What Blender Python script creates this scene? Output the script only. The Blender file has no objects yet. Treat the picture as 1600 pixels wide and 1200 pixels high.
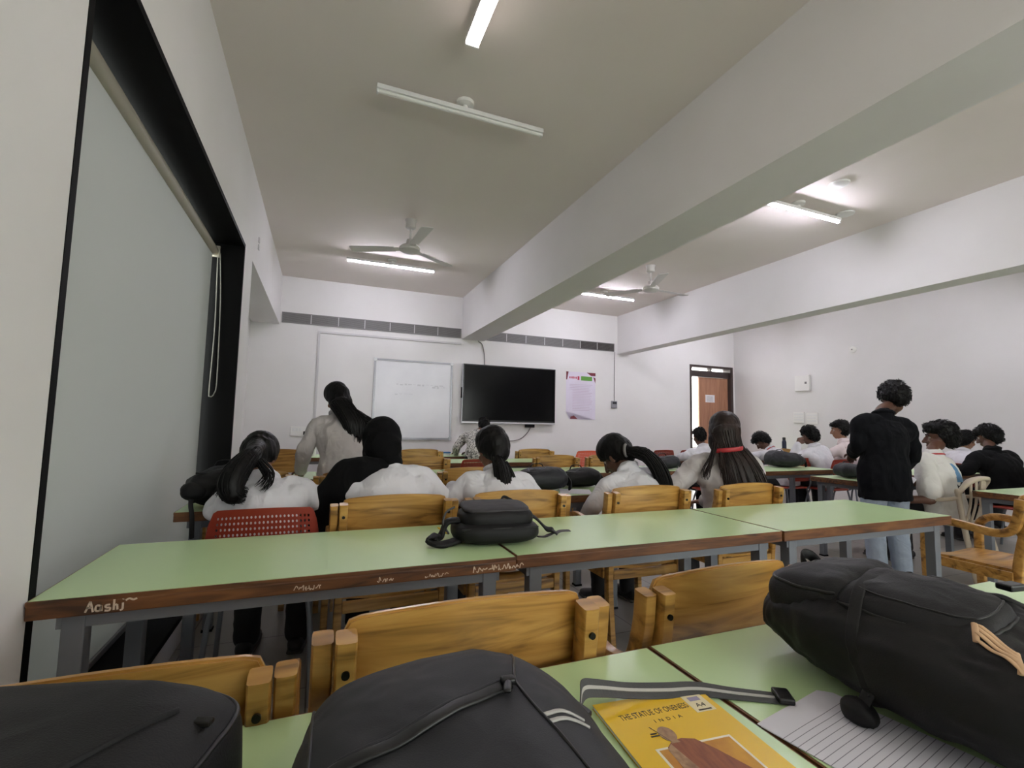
import bpy, bmesh, math, random
from mathutils import Vector, Matrix, Euler, noise
random.seed(7)
C = bpy.context.scene.collection
PI = math.pi
V = Vector
def R(d): return math.radians(d)
def lin(c): return tuple((x/12.92 if x <= .04045 else ((x+.055)/1.055)**2.4) for x in [v/255 for v in c])

# ------------------------------------------------------------------ materials
MATS = {}
def mat(name, rgb, rough=.6, metal=0, spec=.5, var=None, vscale=(6,6,6), bump=0, bscale=200, emit=None, estr=0, coat=0, space='Object', sheen=0):
    m = bpy.data.materials.new(name); m.use_nodes = True
    nt = m.node_tree; b = nt.nodes['Principled BSDF']
    c = lin(rgb)+(1,)
    b.inputs['Base Color'].default_value = c
    b.inputs['Roughness'].default_value = rough
    b.inputs['Metallic'].default_value = metal
    b.inputs['Specular IOR Level'].default_value = spec
    b.inputs['Coat Weight'].default_value = coat
    b.inputs['Sheen Weight'].default_value = sheen
    tc = nt.nodes.new('ShaderNodeTexCoord')
    mp = nt.nodes.new('ShaderNodeMapping'); mp.inputs['Scale'].default_value = vscale
    nt.links.new(tc.outputs[space], mp.inputs['Vector'])
    if var:
        n = nt.nodes.new('ShaderNodeTexNoise'); n.inputs['Scale'].default_value = 1; n.inputs['Detail'].default_value = 6
        nt.links.new(mp.outputs[0], n.inputs['Vector'])
        r = nt.nodes.new('ShaderNodeValToRGB')
        r.color_ramp.elements[0].position = .3; r.color_ramp.elements[1].position = .7
        r.color_ramp.elements[0].color = lin(var)+(1,); r.color_ramp.elements[1].color = c
        nt.links.new(n.outputs['Fac'], r.inputs['Fac']); nt.links.new(r.outputs['Color'], b.inputs['Base Color'])
    if bump:
        n2 = nt.nodes.new('ShaderNodeTexNoise'); n2.inputs['Scale'].default_value = bscale; n2.inputs['Detail'].default_value = 3
        nt.links.new(tc.outputs[space], n2.inputs['Vector'])
        bp = nt.nodes.new('ShaderNodeBump'); bp.inputs['Strength'].default_value = bump; bp.inputs['Distance'].default_value = .004
        nt.links.new(n2.outputs['Fac'], bp.inputs['Height']); nt.links.new(bp.outputs['Normal'], b.inputs['Normal'])
    if emit:
        b.inputs['Emission Color'].default_value = lin(emit)+(1,); b.inputs['Emission Strength'].default_value = estr
    MATS[name] = m
    return m

def wood(name, a, bcol, dark, rough=.35, scale=(3,22,22), coat=.3):
    m = bpy.data.materials.new(name); m.use_nodes = True
    nt = m.node_tree; b = nt.nodes['Principled BSDF']
    b.inputs['Roughness'].default_value = rough; b.inputs['Coat Weight'].default_value = coat; b.inputs['Coat Roughness'].default_value = .25
    tc = nt.nodes.new('ShaderNodeTexCoord'); mp = nt.nodes.new('ShaderNodeMapping'); mp.inputs['Scale'].default_value = scale
    oi = nt.nodes.new('ShaderNodeObjectInfo'); ad = nt.nodes.new('ShaderNodeVectorMath'); ad.operation = 'ADD'
    ml = nt.nodes.new('ShaderNodeMath'); ml.operation = 'MULTIPLY'; ml.inputs[1].default_value = 37
    nt.links.new(oi.outputs['Random'], ml.inputs[0]); nt.links.new(tc.outputs['Object'], ad.inputs[0]); nt.links.new(ml.outputs[0], ad.inputs[1])
    nt.links.new(ad.outputs[0], mp.inputs['Vector'])
    n = nt.nodes.new('ShaderNodeTexNoise'); n.inputs['Scale'].default_value = 1; n.inputs['Detail'].default_value = 5; n.inputs['Distortion'].default_value = 1.2
    nt.links.new(mp.outputs[0], n.inputs['Vector'])
    r = nt.nodes.new('ShaderNodeValToRGB'); e = r.color_ramp.elements
    e[0].position = .32; e[0].color = lin(dark)+(1,); e[1].position = .68; e[1].color = lin(a)+(1,)
    x = e.new(.47); x.color = lin(bcol)+(1,)
    nt.links.new(n.outputs['Fac'], r.inputs['Fac']); nt.links.new(r.outputs['Color'], b.inputs['Base Color'])
    MATS[name] = m
    return m

M_wall = mat('wall_paint', (226,224,224), .75, var=(219,217,216), vscale=(1.2,1.2,1.2), bump=.05, bscale=120)
M_ceil = mat('ceiling_paint', (230,222,217), .85, var=(223,215,209), vscale=(.8,.8,.8), bump=.05, bscale=90)
M_floor = mat('floor_tile', (176,172,164), .35, var=(128,124,119), vscale=(2,2,2))
M_black = mat('black_frame', (4,4,5), .7, spec=.15)
M_green = mat('green_laminate', (197,224,172), .27, var=(190,218,165), vscale=(1.5,1.5,1.5), spec=.55)
M_edge = wood('brown_edge', (122,80,44), (98,60,32), (62,38,22), .5, (4,30,30), 0)
M_steel = mat('grey_steel', (118,122,130), .45, metal=.25)
M_steel2 = mat('dark_steel', (52,54,58), .5, metal=.3)
M_wood = wood('honey_wood', (199,154,83), (172,126,61), (115,80,37), .33, (2.2,16,24))
M_red = mat('red_plastic', (142,48,29), .45, var=(134,43,26))
M_orange = mat('orange_plastic', (232,98,62), .42)
M_beige = mat('beige_plastic', (190,176,156), .45)
M_bolt = mat('dark_bolt', (40,38,36), .35, metal=.8)
M_white = mat('white_metal', (226,226,226), .4)
M_plate = mat('white_plastic', (232,231,228), .35)
M_tube = mat('lit_tube', (255,255,255), .4, emit=(244,241,255), estr=34)
M_tube3 = mat('warm_fill_tube', (255,255,255), .4, emit=(255,250,236), estr=17)  # only for the fill tubes added behind the camera
M_tube2 = mat('half_lit_tube', (255,255,255), .4, emit=(255,240,236), estr=2.2)
M_tubeoff = mat('unlit_tube', (226,226,222), .3)
M_fan = mat('fan_metal', (206,203,200), .4)
M_vent = mat('vent_grey', (128,126,126), .5)
M_ventd = mat('vent_dark', (62,56,54), .6)
M_board = mat('whiteboard', (226,226,230), .3, var=(214,214,219), vscale=(2,2,2))
M_alu = mat('aluminium', (150,150,156), .35, metal=.6)
M_screen = mat('screen_glass', (7,7,9), .16, spec=.18)
M_tvframe = mat('screen_bezel', (16,16,18), .35)
M_silver = mat('silver_strip', (196,196,200), .3, metal=.4)
M_shirt = mat('white_cotton', (214,213,219), .85, bump=.06, bscale=300)
M_shirt2 = mat('grey_cotton', (186,180,180), .85, bump=.06, bscale=300)
M_shirt3 = mat('pinkish_cotton', (214,200,200), .85, bump=.06, bscale=300)
def folds(m, strength=.55, scale=(15,15,9), dist=.012):
    nt = m.node_tree; bs = nt.nodes['Principled BSDF']; tc = nt.nodes.new('ShaderNodeTexCoord'); mp = nt.nodes.new('ShaderNodeMapping'); mp.inputs['Scale'].default_value = scale
    n = nt.nodes.new('ShaderNodeTexNoise'); n.inputs['Scale'].default_value = 1; n.inputs['Detail'].default_value = 2.5; n.inputs['Distortion'].default_value = 1.6
    try: n.noise_type = 'RIDGED_MULTIFRACTAL'
    except Exception: pass
    bp = nt.nodes.new('ShaderNodeBump'); bp.inputs['Strength'].default_value = strength; bp.inputs['Distance'].default_value = dist
    nt.links.new(tc.outputs['Object'], mp.inputs['Vector']); nt.links.new(mp.outputs[0], n.inputs['Vector']); nt.links.new(n.outputs['Fac'], bp.inputs['Height'])
    if bs.inputs['Normal'].is_linked: nt.links.new(bs.inputs['Normal'].links[0].from_socket, bp.inputs['Normal'])
    nt.links.new(bp.outputs['Normal'], bs.inputs['Normal'])
for q in (M_shirt, M_shirt2, M_shirt3): folds(q)
M_tee = mat('offwhite_jersey', (214,212,208), .9)
M_navy = mat('navy_cotton', (9,10,15), .9, spec=.2)
M_blk = mat('black_cotton', (7,7,9), .9, spec=.2)
M_trs = mat('dark_trousers', (26,26,30), .85)
M_jean = mat('light_denim', (160,172,188), .85, var=(146,158,176), vscale=(14,14,14), bump=.1, bscale=400)
folds(M_tee, .4); folds(M_navy, .5); folds(M_blk, .35); folds(M_jean, .5, (18,18,12))
M_shoe = mat('dark_shoe', (30,28,28), .5)
M_sole = mat('shoe_sole', (70,66,62), .7)
M_hair = mat('black_hair', (9,8,8), .5, spec=.22)
M_hairb = mat('brown_hair', (52,38,34), .5, var=(24,18,17), vscale=(14,14,4), spec=.25)
SK = {}
def skin(i, rgb): SK[i] = mat('skin_tone_%s' % i, rgb, .5, var=tuple(int(v*.93) for v in rgb), vscale=(18,18,18)); return SK[i]
skin('a', (128,88,68)); skin('b', (96,64,50)); skin('c', (150,108,86))
M_eye = mat('eye_white', (176,166,158), .35); M_iris = mat('eye_dark', (24,16,12), .15)
M_lip = mat('lip', (110,62,54), .5)
M_redtie = mat('red_ribbon', (170,36,44), .5)
M_scr = mat('grey_ribbon', (120,116,116), .6)
M_bag = mat('charcoal_nylon', (34,35,40), .6, spec=.4, var=(28,29,33), vscale=(4,4,4), bump=.12, bscale=600)
M_bagk = mat('black_nylon', (15,15,18), .6, spec=.35, var=(11,11,13), vscale=(5,5,5), bump=.15, bscale=500)
M_bagg = mat('grey_nylon', (48,46,50), .65, bump=.12, bscale=600)
M_bagn = mat('navy_nylon', (14,16,23), .6, bump=.12, bscale=500)
M_zip = mat('zip_black', (12,12,13), .4)
M_strap = mat('grey_webbing', (72,72,74), .75, bump=.2, bscale=700)
M_stripe = mat('pale_stripe', (176,174,170), .7)
M_yel = mat('yellow_card', (232,190,20), .38, var=(226,182,14), vscale=(5,5,5))
M_paper = mat('white_paper', (226,224,230), .8)
M_ink = mat('dark_ink', (40,34,20), .6)
M_chalk = mat('white_chalk', (214,196,176), .9)
M_tan = mat('tan_print', (196,160,124), .7)
M_blue = mat('blue_plastic', (52,108,168), .4)
M_bottle = mat('navy_bottle', (38,42,62), .35, metal=.4)
M_doorw = wood('door_veneer', (176,128,100), (166,118,92), (148,102,78), .5, (14,14,1.5), 0)
M_doorf = mat('door_frame_brown', (60,48,46), .45)
M_cable = mat('grey_cable', (120,118,118), .6)
M_trunk = mat('pvc_trunking', (198,196,198), .5)
M_chain = mat('bead_chain', (150,148,140), .5)
M_roll = mat('roller_tube', (172,166,152), .5)

# ruled paper, tiles and blinds
def ruled():
    m = bpy.data.materials.new('ruled_paper'); m.use_nodes = True
    nt = m.node_tree; b = nt.nodes['Principled BSDF']; b.inputs['Roughness'].default_value = .8
    tc = nt.nodes.new('ShaderNodeTexCoord'); sp = nt.nodes.new('ShaderNodeSeparateXYZ'); nt.links.new(tc.outputs['Object'], sp.inputs[0])
    a = nt.nodes.new('ShaderNodeMath'); a.operation = 'MULTIPLY'; a.inputs[1].default_value = 1/.0105; nt.links.new(sp.outputs['Y'], a.inputs[0])
    f = nt.nodes.new('ShaderNodeMath'); f.operation = 'FRACT'; nt.links.new(a.outputs[0], f.inputs[0])
    l = nt.nodes.new('ShaderNodeMath'); l.operation = 'LESS_THAN'; l.inputs[1].default_value = .1; nt.links.new(f.outputs[0], l.inputs[0])
    t = nt.nodes.new('ShaderNodeMath'); t.operation = 'LESS_THAN'; t.inputs[1].default_value = .112; nt.links.new(sp.outputs['Y'], t.inputs[0])
    k = nt.nodes.new('ShaderNodeMath'); k.operation = 'MULTIPLY'; nt.links.new(l.outputs[0], k.inputs[0]); nt.links.new(t.outputs[0], k.inputs[1])
    mx = nt.nodes.new('ShaderNodeMix'); mx.data_type = 'RGBA'
    mx.inputs['A'].default_value = lin((214,212,222))+(1,); mx.inputs['B'].default_value = lin((128,126,140))+(1,)
    nt.links.new(k.outputs[0], mx.inputs['Factor']); nt.links.new(mx.outputs['Result'], b.inputs['Base Color'])
    return m
M_ruled = ruled()

def tiles(m):
    nt = m.node_tree; b = nt.nodes['Principled BSDF']
    tc = nt.nodes.new('ShaderNodeTexCoord'); br = nt.nodes.new('ShaderNodeTexBrick')
    br.offset = 0; br.inputs['Scale'].default_value = 1; br.inputs['Brick Width'].default_value = .6; br.inputs['Row Height'].default_value = .6
    br.inputs['Mortar Size'].default_value = .004
    br.inputs['Color1'].default_value = lin((156,152,146))+(1,); br.inputs['Color2'].default_value = lin((150,146,140))+(1,); br.inputs['Mortar'].default_value = lin((104,100,96))+(1,)
    nt.links.new(tc.outputs['Object'], br.inputs['Vector']); nt.links.new(br.outputs['Color'], b.inputs['Base Color'])
tiles(M_floor)

def blind_mat():
    m = bpy.data.materials.new('blind_fabric'); m.use_nodes = True
    nt = m.node_tree; b = nt.nodes['Principled BSDF']; out = nt.nodes['Material Output']
    b.inputs['Base Color'].default_value = lin((190,192,191))+(1,); b.inputs['Roughness'].default_value = .8
    tr = nt.nodes.new('ShaderNodeBsdfTranslucent'); tr.inputs['Color'].default_value = lin((200,202,200))+(1,)
    mx = nt.nodes.new('ShaderNodeMixShader'); mx.inputs['Fac'].default_value = .15
    nt.links.new(b.outputs[0], mx.inputs[1]); nt.links.new(tr.outputs[0], mx.inputs[2]); nt.links.new(mx.outputs[0], out.inputs['Surface'])
    return m
M_blind = blind_mat()
def glass_mat():
    m = bpy.data.materials.new('window_glass'); m.use_nodes = True
    nt = m.node_tree; out = nt.nodes['Material Output']; nt.nodes.remove(nt.nodes['Principled BSDF'])
    a = nt.nodes.new('ShaderNodeBsdfTransparent'); a.inputs['Color'].default_value = (.92,.95,.95,1)
    g = nt.nodes.new('ShaderNodeBsdfGlossy'); g.inputs['Roughness'].default_value = .02
    mx = nt.nodes.new('ShaderNodeMixShader'); mx.inputs['Fac'].default_value = .06
    nt.links.new(a.outputs[0], mx.inputs[1]); nt.links.new(g.outputs[0], mx.inputs[2]); nt.links.new(mx.outputs[0], out.inputs['Surface'])
    return m
M_glass = glass_mat()
def print_mat():
    m = mat('printed_cotton', (206,202,198), .85); nt = m.node_tree; b = nt.nodes['Principled BSDF']
    tc = nt.nodes.new('ShaderNodeTexCoord'); n = nt.nodes.new('ShaderNodeTexNoise'); n.inputs['Scale'].default_value = 17; n.inputs['Detail'].default_value = 1.5; n.inputs['Distortion'].default_value = 2.5
    nt.links.new(tc.outputs['Object'], n.inputs['Vector'])
    r = nt.nodes.new('ShaderNodeValToRGB'); r.color_ramp.interpolation = 'CONSTANT'; e = r.color_ramp.elements
    e[0].position = 0; e[0].color = lin((206,202,198))+(1,); e[1].position = .47; e[1].color = lin((26,26,26))+(1,)
    x = e.new(.53); x.color = lin((206,202,198))+(1,); y = e.new(.62); y.color = lin((40,40,38))+(1,)
    nt.links.new(n.outputs['Fac'], r.inputs['Fac']); nt.links.new(r.outputs['Color'], b.inputs['Base Color'])
    return m
M_print = print_mat()

# ------------------------------------------------------------------ mesh helpers
def mesh_of(name, bm, m, smooth=False):
    me = bpy.data.meshes.new(name); bm.normal_update(); bm.to_mesh(me); bm.free()
    for k in (m if isinstance(m, (list, tuple)) else [m]): me.materials.append(k)
    if smooth:
        me.polygons.foreach_set('use_smooth', [True]*len(me.polygons))
    return me
def obj(name, bm, m, parent=None, smooth=False, angle=None):
    me = mesh_of(name, bm, m, smooth or angle is not None) if isinstance(bm, bmesh.types.BMesh) else bm
    if not isinstance(bm, bmesh.types.BMesh) and m is not None:
        me.materials.clear()
        for k in (m if isinstance(m, (list, tuple)) else [m]): me.materials.append(k)
    o = bpy.data.objects.new(name, me); C.objects.link(o)
    if parent: o.parent = parent
    if angle is not None: me.set_sharp_from_angle(angle=R(angle))
    return o
def thing(name, label, cat, loc=(0,0,0), rz=0, group=None, scale=1):
    o = bpy.data.objects.new(name, None); C.objects.link(o); o.empty_display_size = .1
    o.location = loc; o.rotation_euler = (0,0,rz); o.scale = (scale,)*3
    o['label'] = label; o['category'] = cat
    if group: o['group'] = group
    return o
def tag(o, label, cat, group=None):
    o['label'] = label; o['category'] = cat
    if group: o['group'] = group
    return o
def struct(name, bm, m, parent=None, **k):
    o = obj(name, bm, m, parent, **k)
    if not parent: o['kind'] = 'structure'
    return o
def dup(root, loc, rz, label, group=None, scale=1, matmap=None):
    r = root.copy(); C.objects.link(r); r.location = loc; r.rotation_euler = (0,0,rz); r.scale = (scale,)*3
    r['label'] = label
    if group: r['group'] = group
    for ch in list(root.children):
        c = ch.copy(); C.objects.link(c); c.parent = r
        if matmap and c.data.materials and c.data.materials[0] in matmap:
            c.data = c.data.copy(); c.data.materials[0] = matmap[c.data.materials[0]]
        for g in list(ch.children):
            d = g.copy(); C.objects.link(d); d.parent = c
    return r
def NB(): return bmesh.new()
def box(bm, lo, hi, M=None, bev=0, mi=0):
    vs = [bm.verts.new((x,y,z)) for x in (lo[0],hi[0]) for y in (lo[1],hi[1]) for z in (lo[2],hi[2])]
    fs = [bm.faces.new([vs[i] for i in q]) for q in ((0,1,3,2),(4,6,7,5),(0,4,5,1),(2,3,7,6),(0,2,6,4),(1,5,7,3))]
    for f in fs: f.material_index = mi
    if bev:
        es = list({e for f in fs for e in f.edges})
        r = bmesh.ops.bevel(bm, geom=es, offset=bev, segments=2, affect='EDGES', profile=.5)
        vs = list({v for f in r['faces'] for v in f.verts} | {v for v in vs if v.is_valid})
        for f in r['faces']: f.material_index = mi
    if M is not None:
        for v in vs: v.co = M @ v.co
    return bm
def B(lo, hi, bev=0): return box(NB(), lo, hi, bev=bev)
def cyl(bm, p0, p1, r0, r1=None, n=16, mi=0):
    r1 = r0 if r1 is None else r1
    p0, p1 = V(p0), V(p1); d = (p1-p0).normalized()
    s = d.cross(V((0,0,1)));  s = s.normalized() if s.length > 1e-4 else V((1,0,0)); t = d.cross(s)
    a = [bm.verts.new(p0+(s*math.cos(2*PI*i/n)+t*math.sin(2*PI*i/n))*r0) for i in range(n)]
    b = [bm.verts.new(p1+(s*math.cos(2*PI*i/n)+t*math.sin(2*PI*i/n))*r1) for i in range(n)]
    fs = [bm.faces.new((a[i],a[(i+1)%n],b[(i+1)%n],b[i])) for i in range(n)]
    fs += [bm.faces.new(a[::-1]), bm.faces.new(b)]
    for f in fs: f.material_index = mi
    return bm
def lathe(bm, prof, n=32, M=None, mi=0):
    rings = []
    for r, z in prof:
        rings.append([bm.verts.new((r*math.cos(2*PI*i/n), r*math.sin(2*PI*i/n), z)) for i in range(n)])
    for a, b in zip(rings, rings[1:]):
        for i in range(n):
            bm.faces.new((a[i],a[(i+1)%n],b[(i+1)%n],b[i])).material_index = mi
    for q in (rings[0][::-1], rings[-1]): bm.faces.new(q).material_index = mi
    if M is not None:
        for q in rings:
            for v in q: v.co = M @ v.co
    return bm
def cr(P, t):  # catmull-rom through a list of numbers / vectors
    n = len(P)-1; x = min(max(t,0),1)*n; i = min(int(x), n-1); f = x-i
    p1, p2 = P[i], P[i+1]; p0 = P[i-1] if i > 0 else p1*2-p2; p3 = P[i+2] if i+2 <= n else p2*2-p1
    return (p1*2 + (p2-p0)*f + (p0*2-p1*5+p2*4-p3)*(f*f) + (p1*3-p0-p2*3+p3)*(f*f*f))*.5
def sweep(bm, pts, rad, n=14, side=None, seg=None, caps=True, power=2.0, mi=0):
    """tube through pts; rad = list of (a,b): half widths along the side vector and across it"""
    P = [V(p) for p in pts]; A = [float(r[0] if isinstance(r,(tuple,list)) else r) for r in rad]; Bq = [float(r[1] if isinstance(r,(tuple,list)) else r) for r in rad]
    seg = seg or 5*(len(P)-1); rings = []
    ts = [i/seg for i in range(seg+1)]
    if len(A) == 1: A = A*len(P); Bq = Bq*len(P)
    prev = None; rows = []
    for t in ts:
        p = cr(P,t); d = (cr(P,min(t+.01,1))-cr(P,max(t-.01,0)))
        if d.length < 1e-9: d = V((0,0,1))
        d.normalize()
        s = V(side) if side is not None else (prev if prev is not None else (V((1,0,0)) if abs(d.x) < .8 else V((0,1,0))))
        s = s - d*s.dot(d)
        if s.length < 1e-5: s = d.orthogonal()
        s.normalize(); prev = s
        rows.append((p, d, s, d.cross(s), max(cr(A,t),1e-4), max(cr(Bq,t),1e-4)))
    full = []
    if caps:
        p,d,s,u,a,b = rows[0]; m = min(a,b)
        for k in (80,55,28): full.append((p-d*m*math.sin(R(k)), s,u,a*math.cos(R(k)),b*math.cos(R(k))))
    full += [(p,s,u,a,b) for p,d,s,u,a,b in rows]
    if caps:
        p,d,s,u,a,b = rows[-1]; m = min(a,b)
        for k in (28,55,80): full.append((p+d*m*math.sin(R(k)), s,u,a*math.cos(R(k)),b*math.cos(R(k))))
    for p,s,u,a,b in full:
        ring = []
        for i in range(n):
            c, q = math.cos(2*PI*i/n), math.sin(2*PI*i/n)
            if power != 2: c = math.copysign(abs(c)**(2/power), c); q = math.copysign(abs(q)**(2/power), q)
            ring.append(bm.verts.new(p+s*(c*a)+u*(q*b)))
        rings.append(ring)
    for x, y in zip(rings, rings[1:]):
        for i in range(n): bm.faces.new((x[i],x[(i+1)%n],y[(i+1)%n],y[i])).material_index = mi
    bm.faces.new(rings[0][::-1]).material_index = mi; bm.faces.new(rings[-1]).material_index = mi
    return bm
def ell(bm, c, r, M=None, n=20, mi=0):
    c = V(c); vs = []
    k = n//2
    top = bm.verts.new(c+V((0,0,r[2]))); bot = bm.verts.new(c-V((0,0,r[2])))
    rows = [[bm.verts.new(c+V((r[0]*math.sin(PI*j/k)*math.cos(2*PI*i/n), r[1]*math.sin(PI*j/k)*math.sin(2*PI*i/n), r[2]*math.cos(PI*j/k)))) for i in range(n)] for j in range(1,k)]
    for i in range(n):
        bm.faces.new((top, rows[0][i], rows[0][(i+1)%n])).material_index = mi
        bm.faces.new((bot, rows[-1][(i+1)%n], rows[-1][i])).material_index = mi
    for a, b in zip(rows, rows[1:]):
        for i in range(n): bm.faces.new((a[i], b[i], b[(i+1)%n], a[(i+1)%n])).material_index = mi
    if M is not None:
        for v in [top,bot]+[v for q in rows for v in q]: v.co = M @ v.co
    return bm
def fuse(bm, name, voxel=.007, smooth=4, wr=0, wscale=9, wstretch=(1,1,1), seed=0, lift=0):
    """overlapping closed pieces -> one continuous skin, with optional cloth folds"""
    bmesh.ops.recalc_face_normals(bm, faces=bm.faces)
    me = bpy.data.meshes.new(name); bm.to_mesh(me); bm.free()
    o = bpy.data.objects.new('tmp', me); C.objects.link(o)
    r = o.modifiers.new('r','REMESH'); r.mode = 'VOXEL'; r.voxel_size = voxel; r.adaptivity = 0
    if smooth:
        s = o.modifiers.new('s','SMOOTH'); s.factor = .5; s.iterations = smooth
    dg = bpy.context.evaluated_depsgraph_get()
    out = bpy.data.meshes.new_from_object(o.evaluated_get(dg)); out.name = name
    bpy.data.objects.remove(o); bpy.data.meshes.remove(me)
    if wr:
        b2 = bmesh.new(); b2.from_mesh(out); b2.normal_update()
        off = V((seed*3.1, seed*1.7, seed*.9))
        for v in b2.verts:
            q = V((v.co.x*wstretch[0], v.co.y*wstretch[1], v.co.z*wstretch[2]))*wscale+off
            h = 1-abs(noise.noise(q))*2.2
            v.co += v.normal*(wr*(h*.6+.4*noise.noise(q*2.1)+lift))
        b2.to_mesh(out); b2.free()
    out.polygons.foreach_set('use_smooth', [True]*len(out.polygons))
    return out
def softbox(bm, half, e=(3.2,3.2), nu=72, nv=40, wr=0, ws=6, seed=0, taper=0, flat=0, M=None, fn=None):
    """pillow-like slab: superellipsoid with folds"""
    a,b,c = half; off = V((seed*2.3,seed*1.1,seed*.7)); rows = []
    sg = lambda v,p: math.copysign(abs(v)**(2/p), v)
    for j in range(nv+1):
        ph = -PI/2+PI*j/nv; row = []
        for i in range(nu):
            th = 2*PI*i/nu
            x = a*sg(math.cos(ph),e[1])*sg(math.cos(th),e[0]); y = b*sg(math.cos(ph),e[1])*sg(math.sin(th),e[0]); z = c*sg(math.sin(ph),e[1])
            x *= 1-taper*(y/b)
            p = V((x,y,z))
            if fn: p = fn(p)
            if wr:
                n = V((x/a**2, y/b**2, z/c**2)).normalized()
                q = p*ws+off
                h = (1-2*abs(noise.noise(q)))*.7+.5*noise.noise(q*2.1+off)+.25*(1-2*abs(noise.noise(q*4.3)))
                k = 1 if z > -.6*c else .2
                p += n*wr*h*k
            if flat and p.z < -c*flat: p.z = -c*flat
            row.append(p)
        rows.append(row)
    if M is not None: rows = [[M@p for p in r] for r in rows]
    bot = bm.verts.new(rows[0][0]); top = bm.verts.new(rows[-1][0])
    vr = [[bm.verts.new(p) for p in r] for r in rows[1:-1]]
    for i in range(nu):
        bm.faces.new((bot, vr[0][(i+1)%nu], vr[0][i])); bm.faces.new((top, vr[-1][i], vr[-1][(i+1)%nu]))
    for r0, r1 in zip(vr, vr[1:]):
        for i in range(nu): bm.faces.new((r0[i], r0[(i+1)%nu], r1[(i+1)%nu], r1[i]))
    return bm
def text_bm(s, size, M, depth=.0004, align='CENTER'):
    cu = bpy.data.curves.new('t','FONT'); cu.body = s; cu.size = size; cu.extrude = depth; cu.align_x = align; cu.resolution_u = 3
    o = bpy.data.objects.new('t',cu); C.objects.link(o)
    dg = bpy.context.evaluated_depsgraph_get(); me = bpy.data.meshes.new_from_object(o.evaluated_get(dg))
    bpy.data.objects.remove(o); bpy.data.curves.remove(cu)
    bm = NB(); bm.from_mesh(me); bpy.data.meshes.remove(me)
    bmesh.ops.transform(bm, matrix=M, verts=bm.verts)
    return bm
def TR(x,y,z,rx=0,ry=0,rz=0): return Matrix.Translation((x,y,z)) @ Euler((rx,ry,rz)).to_matrix().to_4x4()

# ------------------------------------------------------------------ room shell
XL, XR, YF, YB, ZC = -.637, 8.33, 7.70, -3.2, 3.335
ZB = 2.61
bm = NB(); box(bm, (-1.4,YB-.2,-.15), (XR+.2,YF+.2,0)); struct('floor', bm, M_floor)
bm = NB(); box(bm, (-1.4,YB-.2,ZC), (XR+.2,YF+.2,ZC+.2)); struct('ceiling', bm, M_ceil)
# front wall with doorway
DX0, DX1, DZ = 7.09, 8.28, 2.51
bm = NB()
box(bm, (-1.4,YF,0), (DX0,YF+.2,ZC)); box(bm, (DX1,YF,0), (XR+.2,YF+.2,ZC)); box(bm, (DX0,YF,DZ), (DX1,YF+.2,ZC))
struct('wall_front', bm, M_wall)
bm = NB(); box(bm, (XR,YB,0), (XR+.2,YF,ZC)); struct('wall_right', bm, M_wall)
# back wall with a wide window behind the camera
bm = NB()
box(bm, (-1.4,YB-.2,0), (XR+.2,YB,.95)); box(bm, (-1.4,YB-.2,2.45), (XR+.2,YB,ZC)); box(bm, (-1.4,YB-.2,.95), (.6,YB,2.45)); box(bm, (5.6,YB-.2,.95), (XR+.2,YB,2.45))
struct('wall_back', bm, M_wall)
bm = NB()
for x in (.6,2.25,3.9,5.56): box(bm, (x,YB-.14,.95), (x+.04,YB-.06,2.45))
box(bm, (.6,YB-.14,.95), (5.6,YB-.06,.99)); box(bm, (.6,YB-.14,2.41), (5.6,YB-.06,2.45))
w2 = struct('window_2', bm, M_black)
bm = NB(); box(bm, (.64,YB-.105,.99), (5.56,YB-.099,2.41)); obj('window_pane', bm, M_glass, w2)
# left wall: near pier, beam, far pier, recess
WY0, WY1, WZ0, WZ1 = 1.535, 4.27, .12, 2.60
bm = NB()
box(bm, (-1.0,YB,0), (XL,WY0,ZC))                       # pier beside the camera
box(bm, (-1.0,WY0,WZ1), (XL,YF,ZC))                     # lintel beam
box(bm, (-1.0,WY1,0), (XL,4.69,WZ1))                    # far pier
box(bm, (-1.0,WY0,0), (XL,WY1,WZ0))                     # sill
box(bm, (-1.2,4.5,0), (-1.02,YF,ZC))                    # recess wall
struct('wall_left', bm, M_wall)
# window lining, pane and sash
T = .03
bm = NB()
box(bm, (-.985,WY0,WZ0), (XL+.002,WY0+T,WZ1)); box(bm, (-.985,WY1-T,WZ0), (XL+.002,WY1,WZ1))
box(bm, (-.985,WY0+T,WZ1-T), (XL+.002,WY1-T,WZ1)); box(bm, (-.985,WY0+T,WZ0), (XL+.002,WY1-T,WZ0+T))
for y in (WY0+T, WY1-T-.05): box(bm, (-.96,y,WZ0+T), (-.91,y+.05,WZ1-T))
for z in (WZ0+T, WZ1-T-.05): box(bm, (-.96,WY0+T+.05,z), (-.91,WY1-T-.05,z+.05))
w1 = struct('window_1', bm, M_black)
bm = NB(); box(bm, (-.938,WY0+T+.05,WZ0+T+.05), (-.932,WY1-T-.05,WZ1-T-.05)); obj('window_pane', bm, M_glass, w1)
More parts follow.
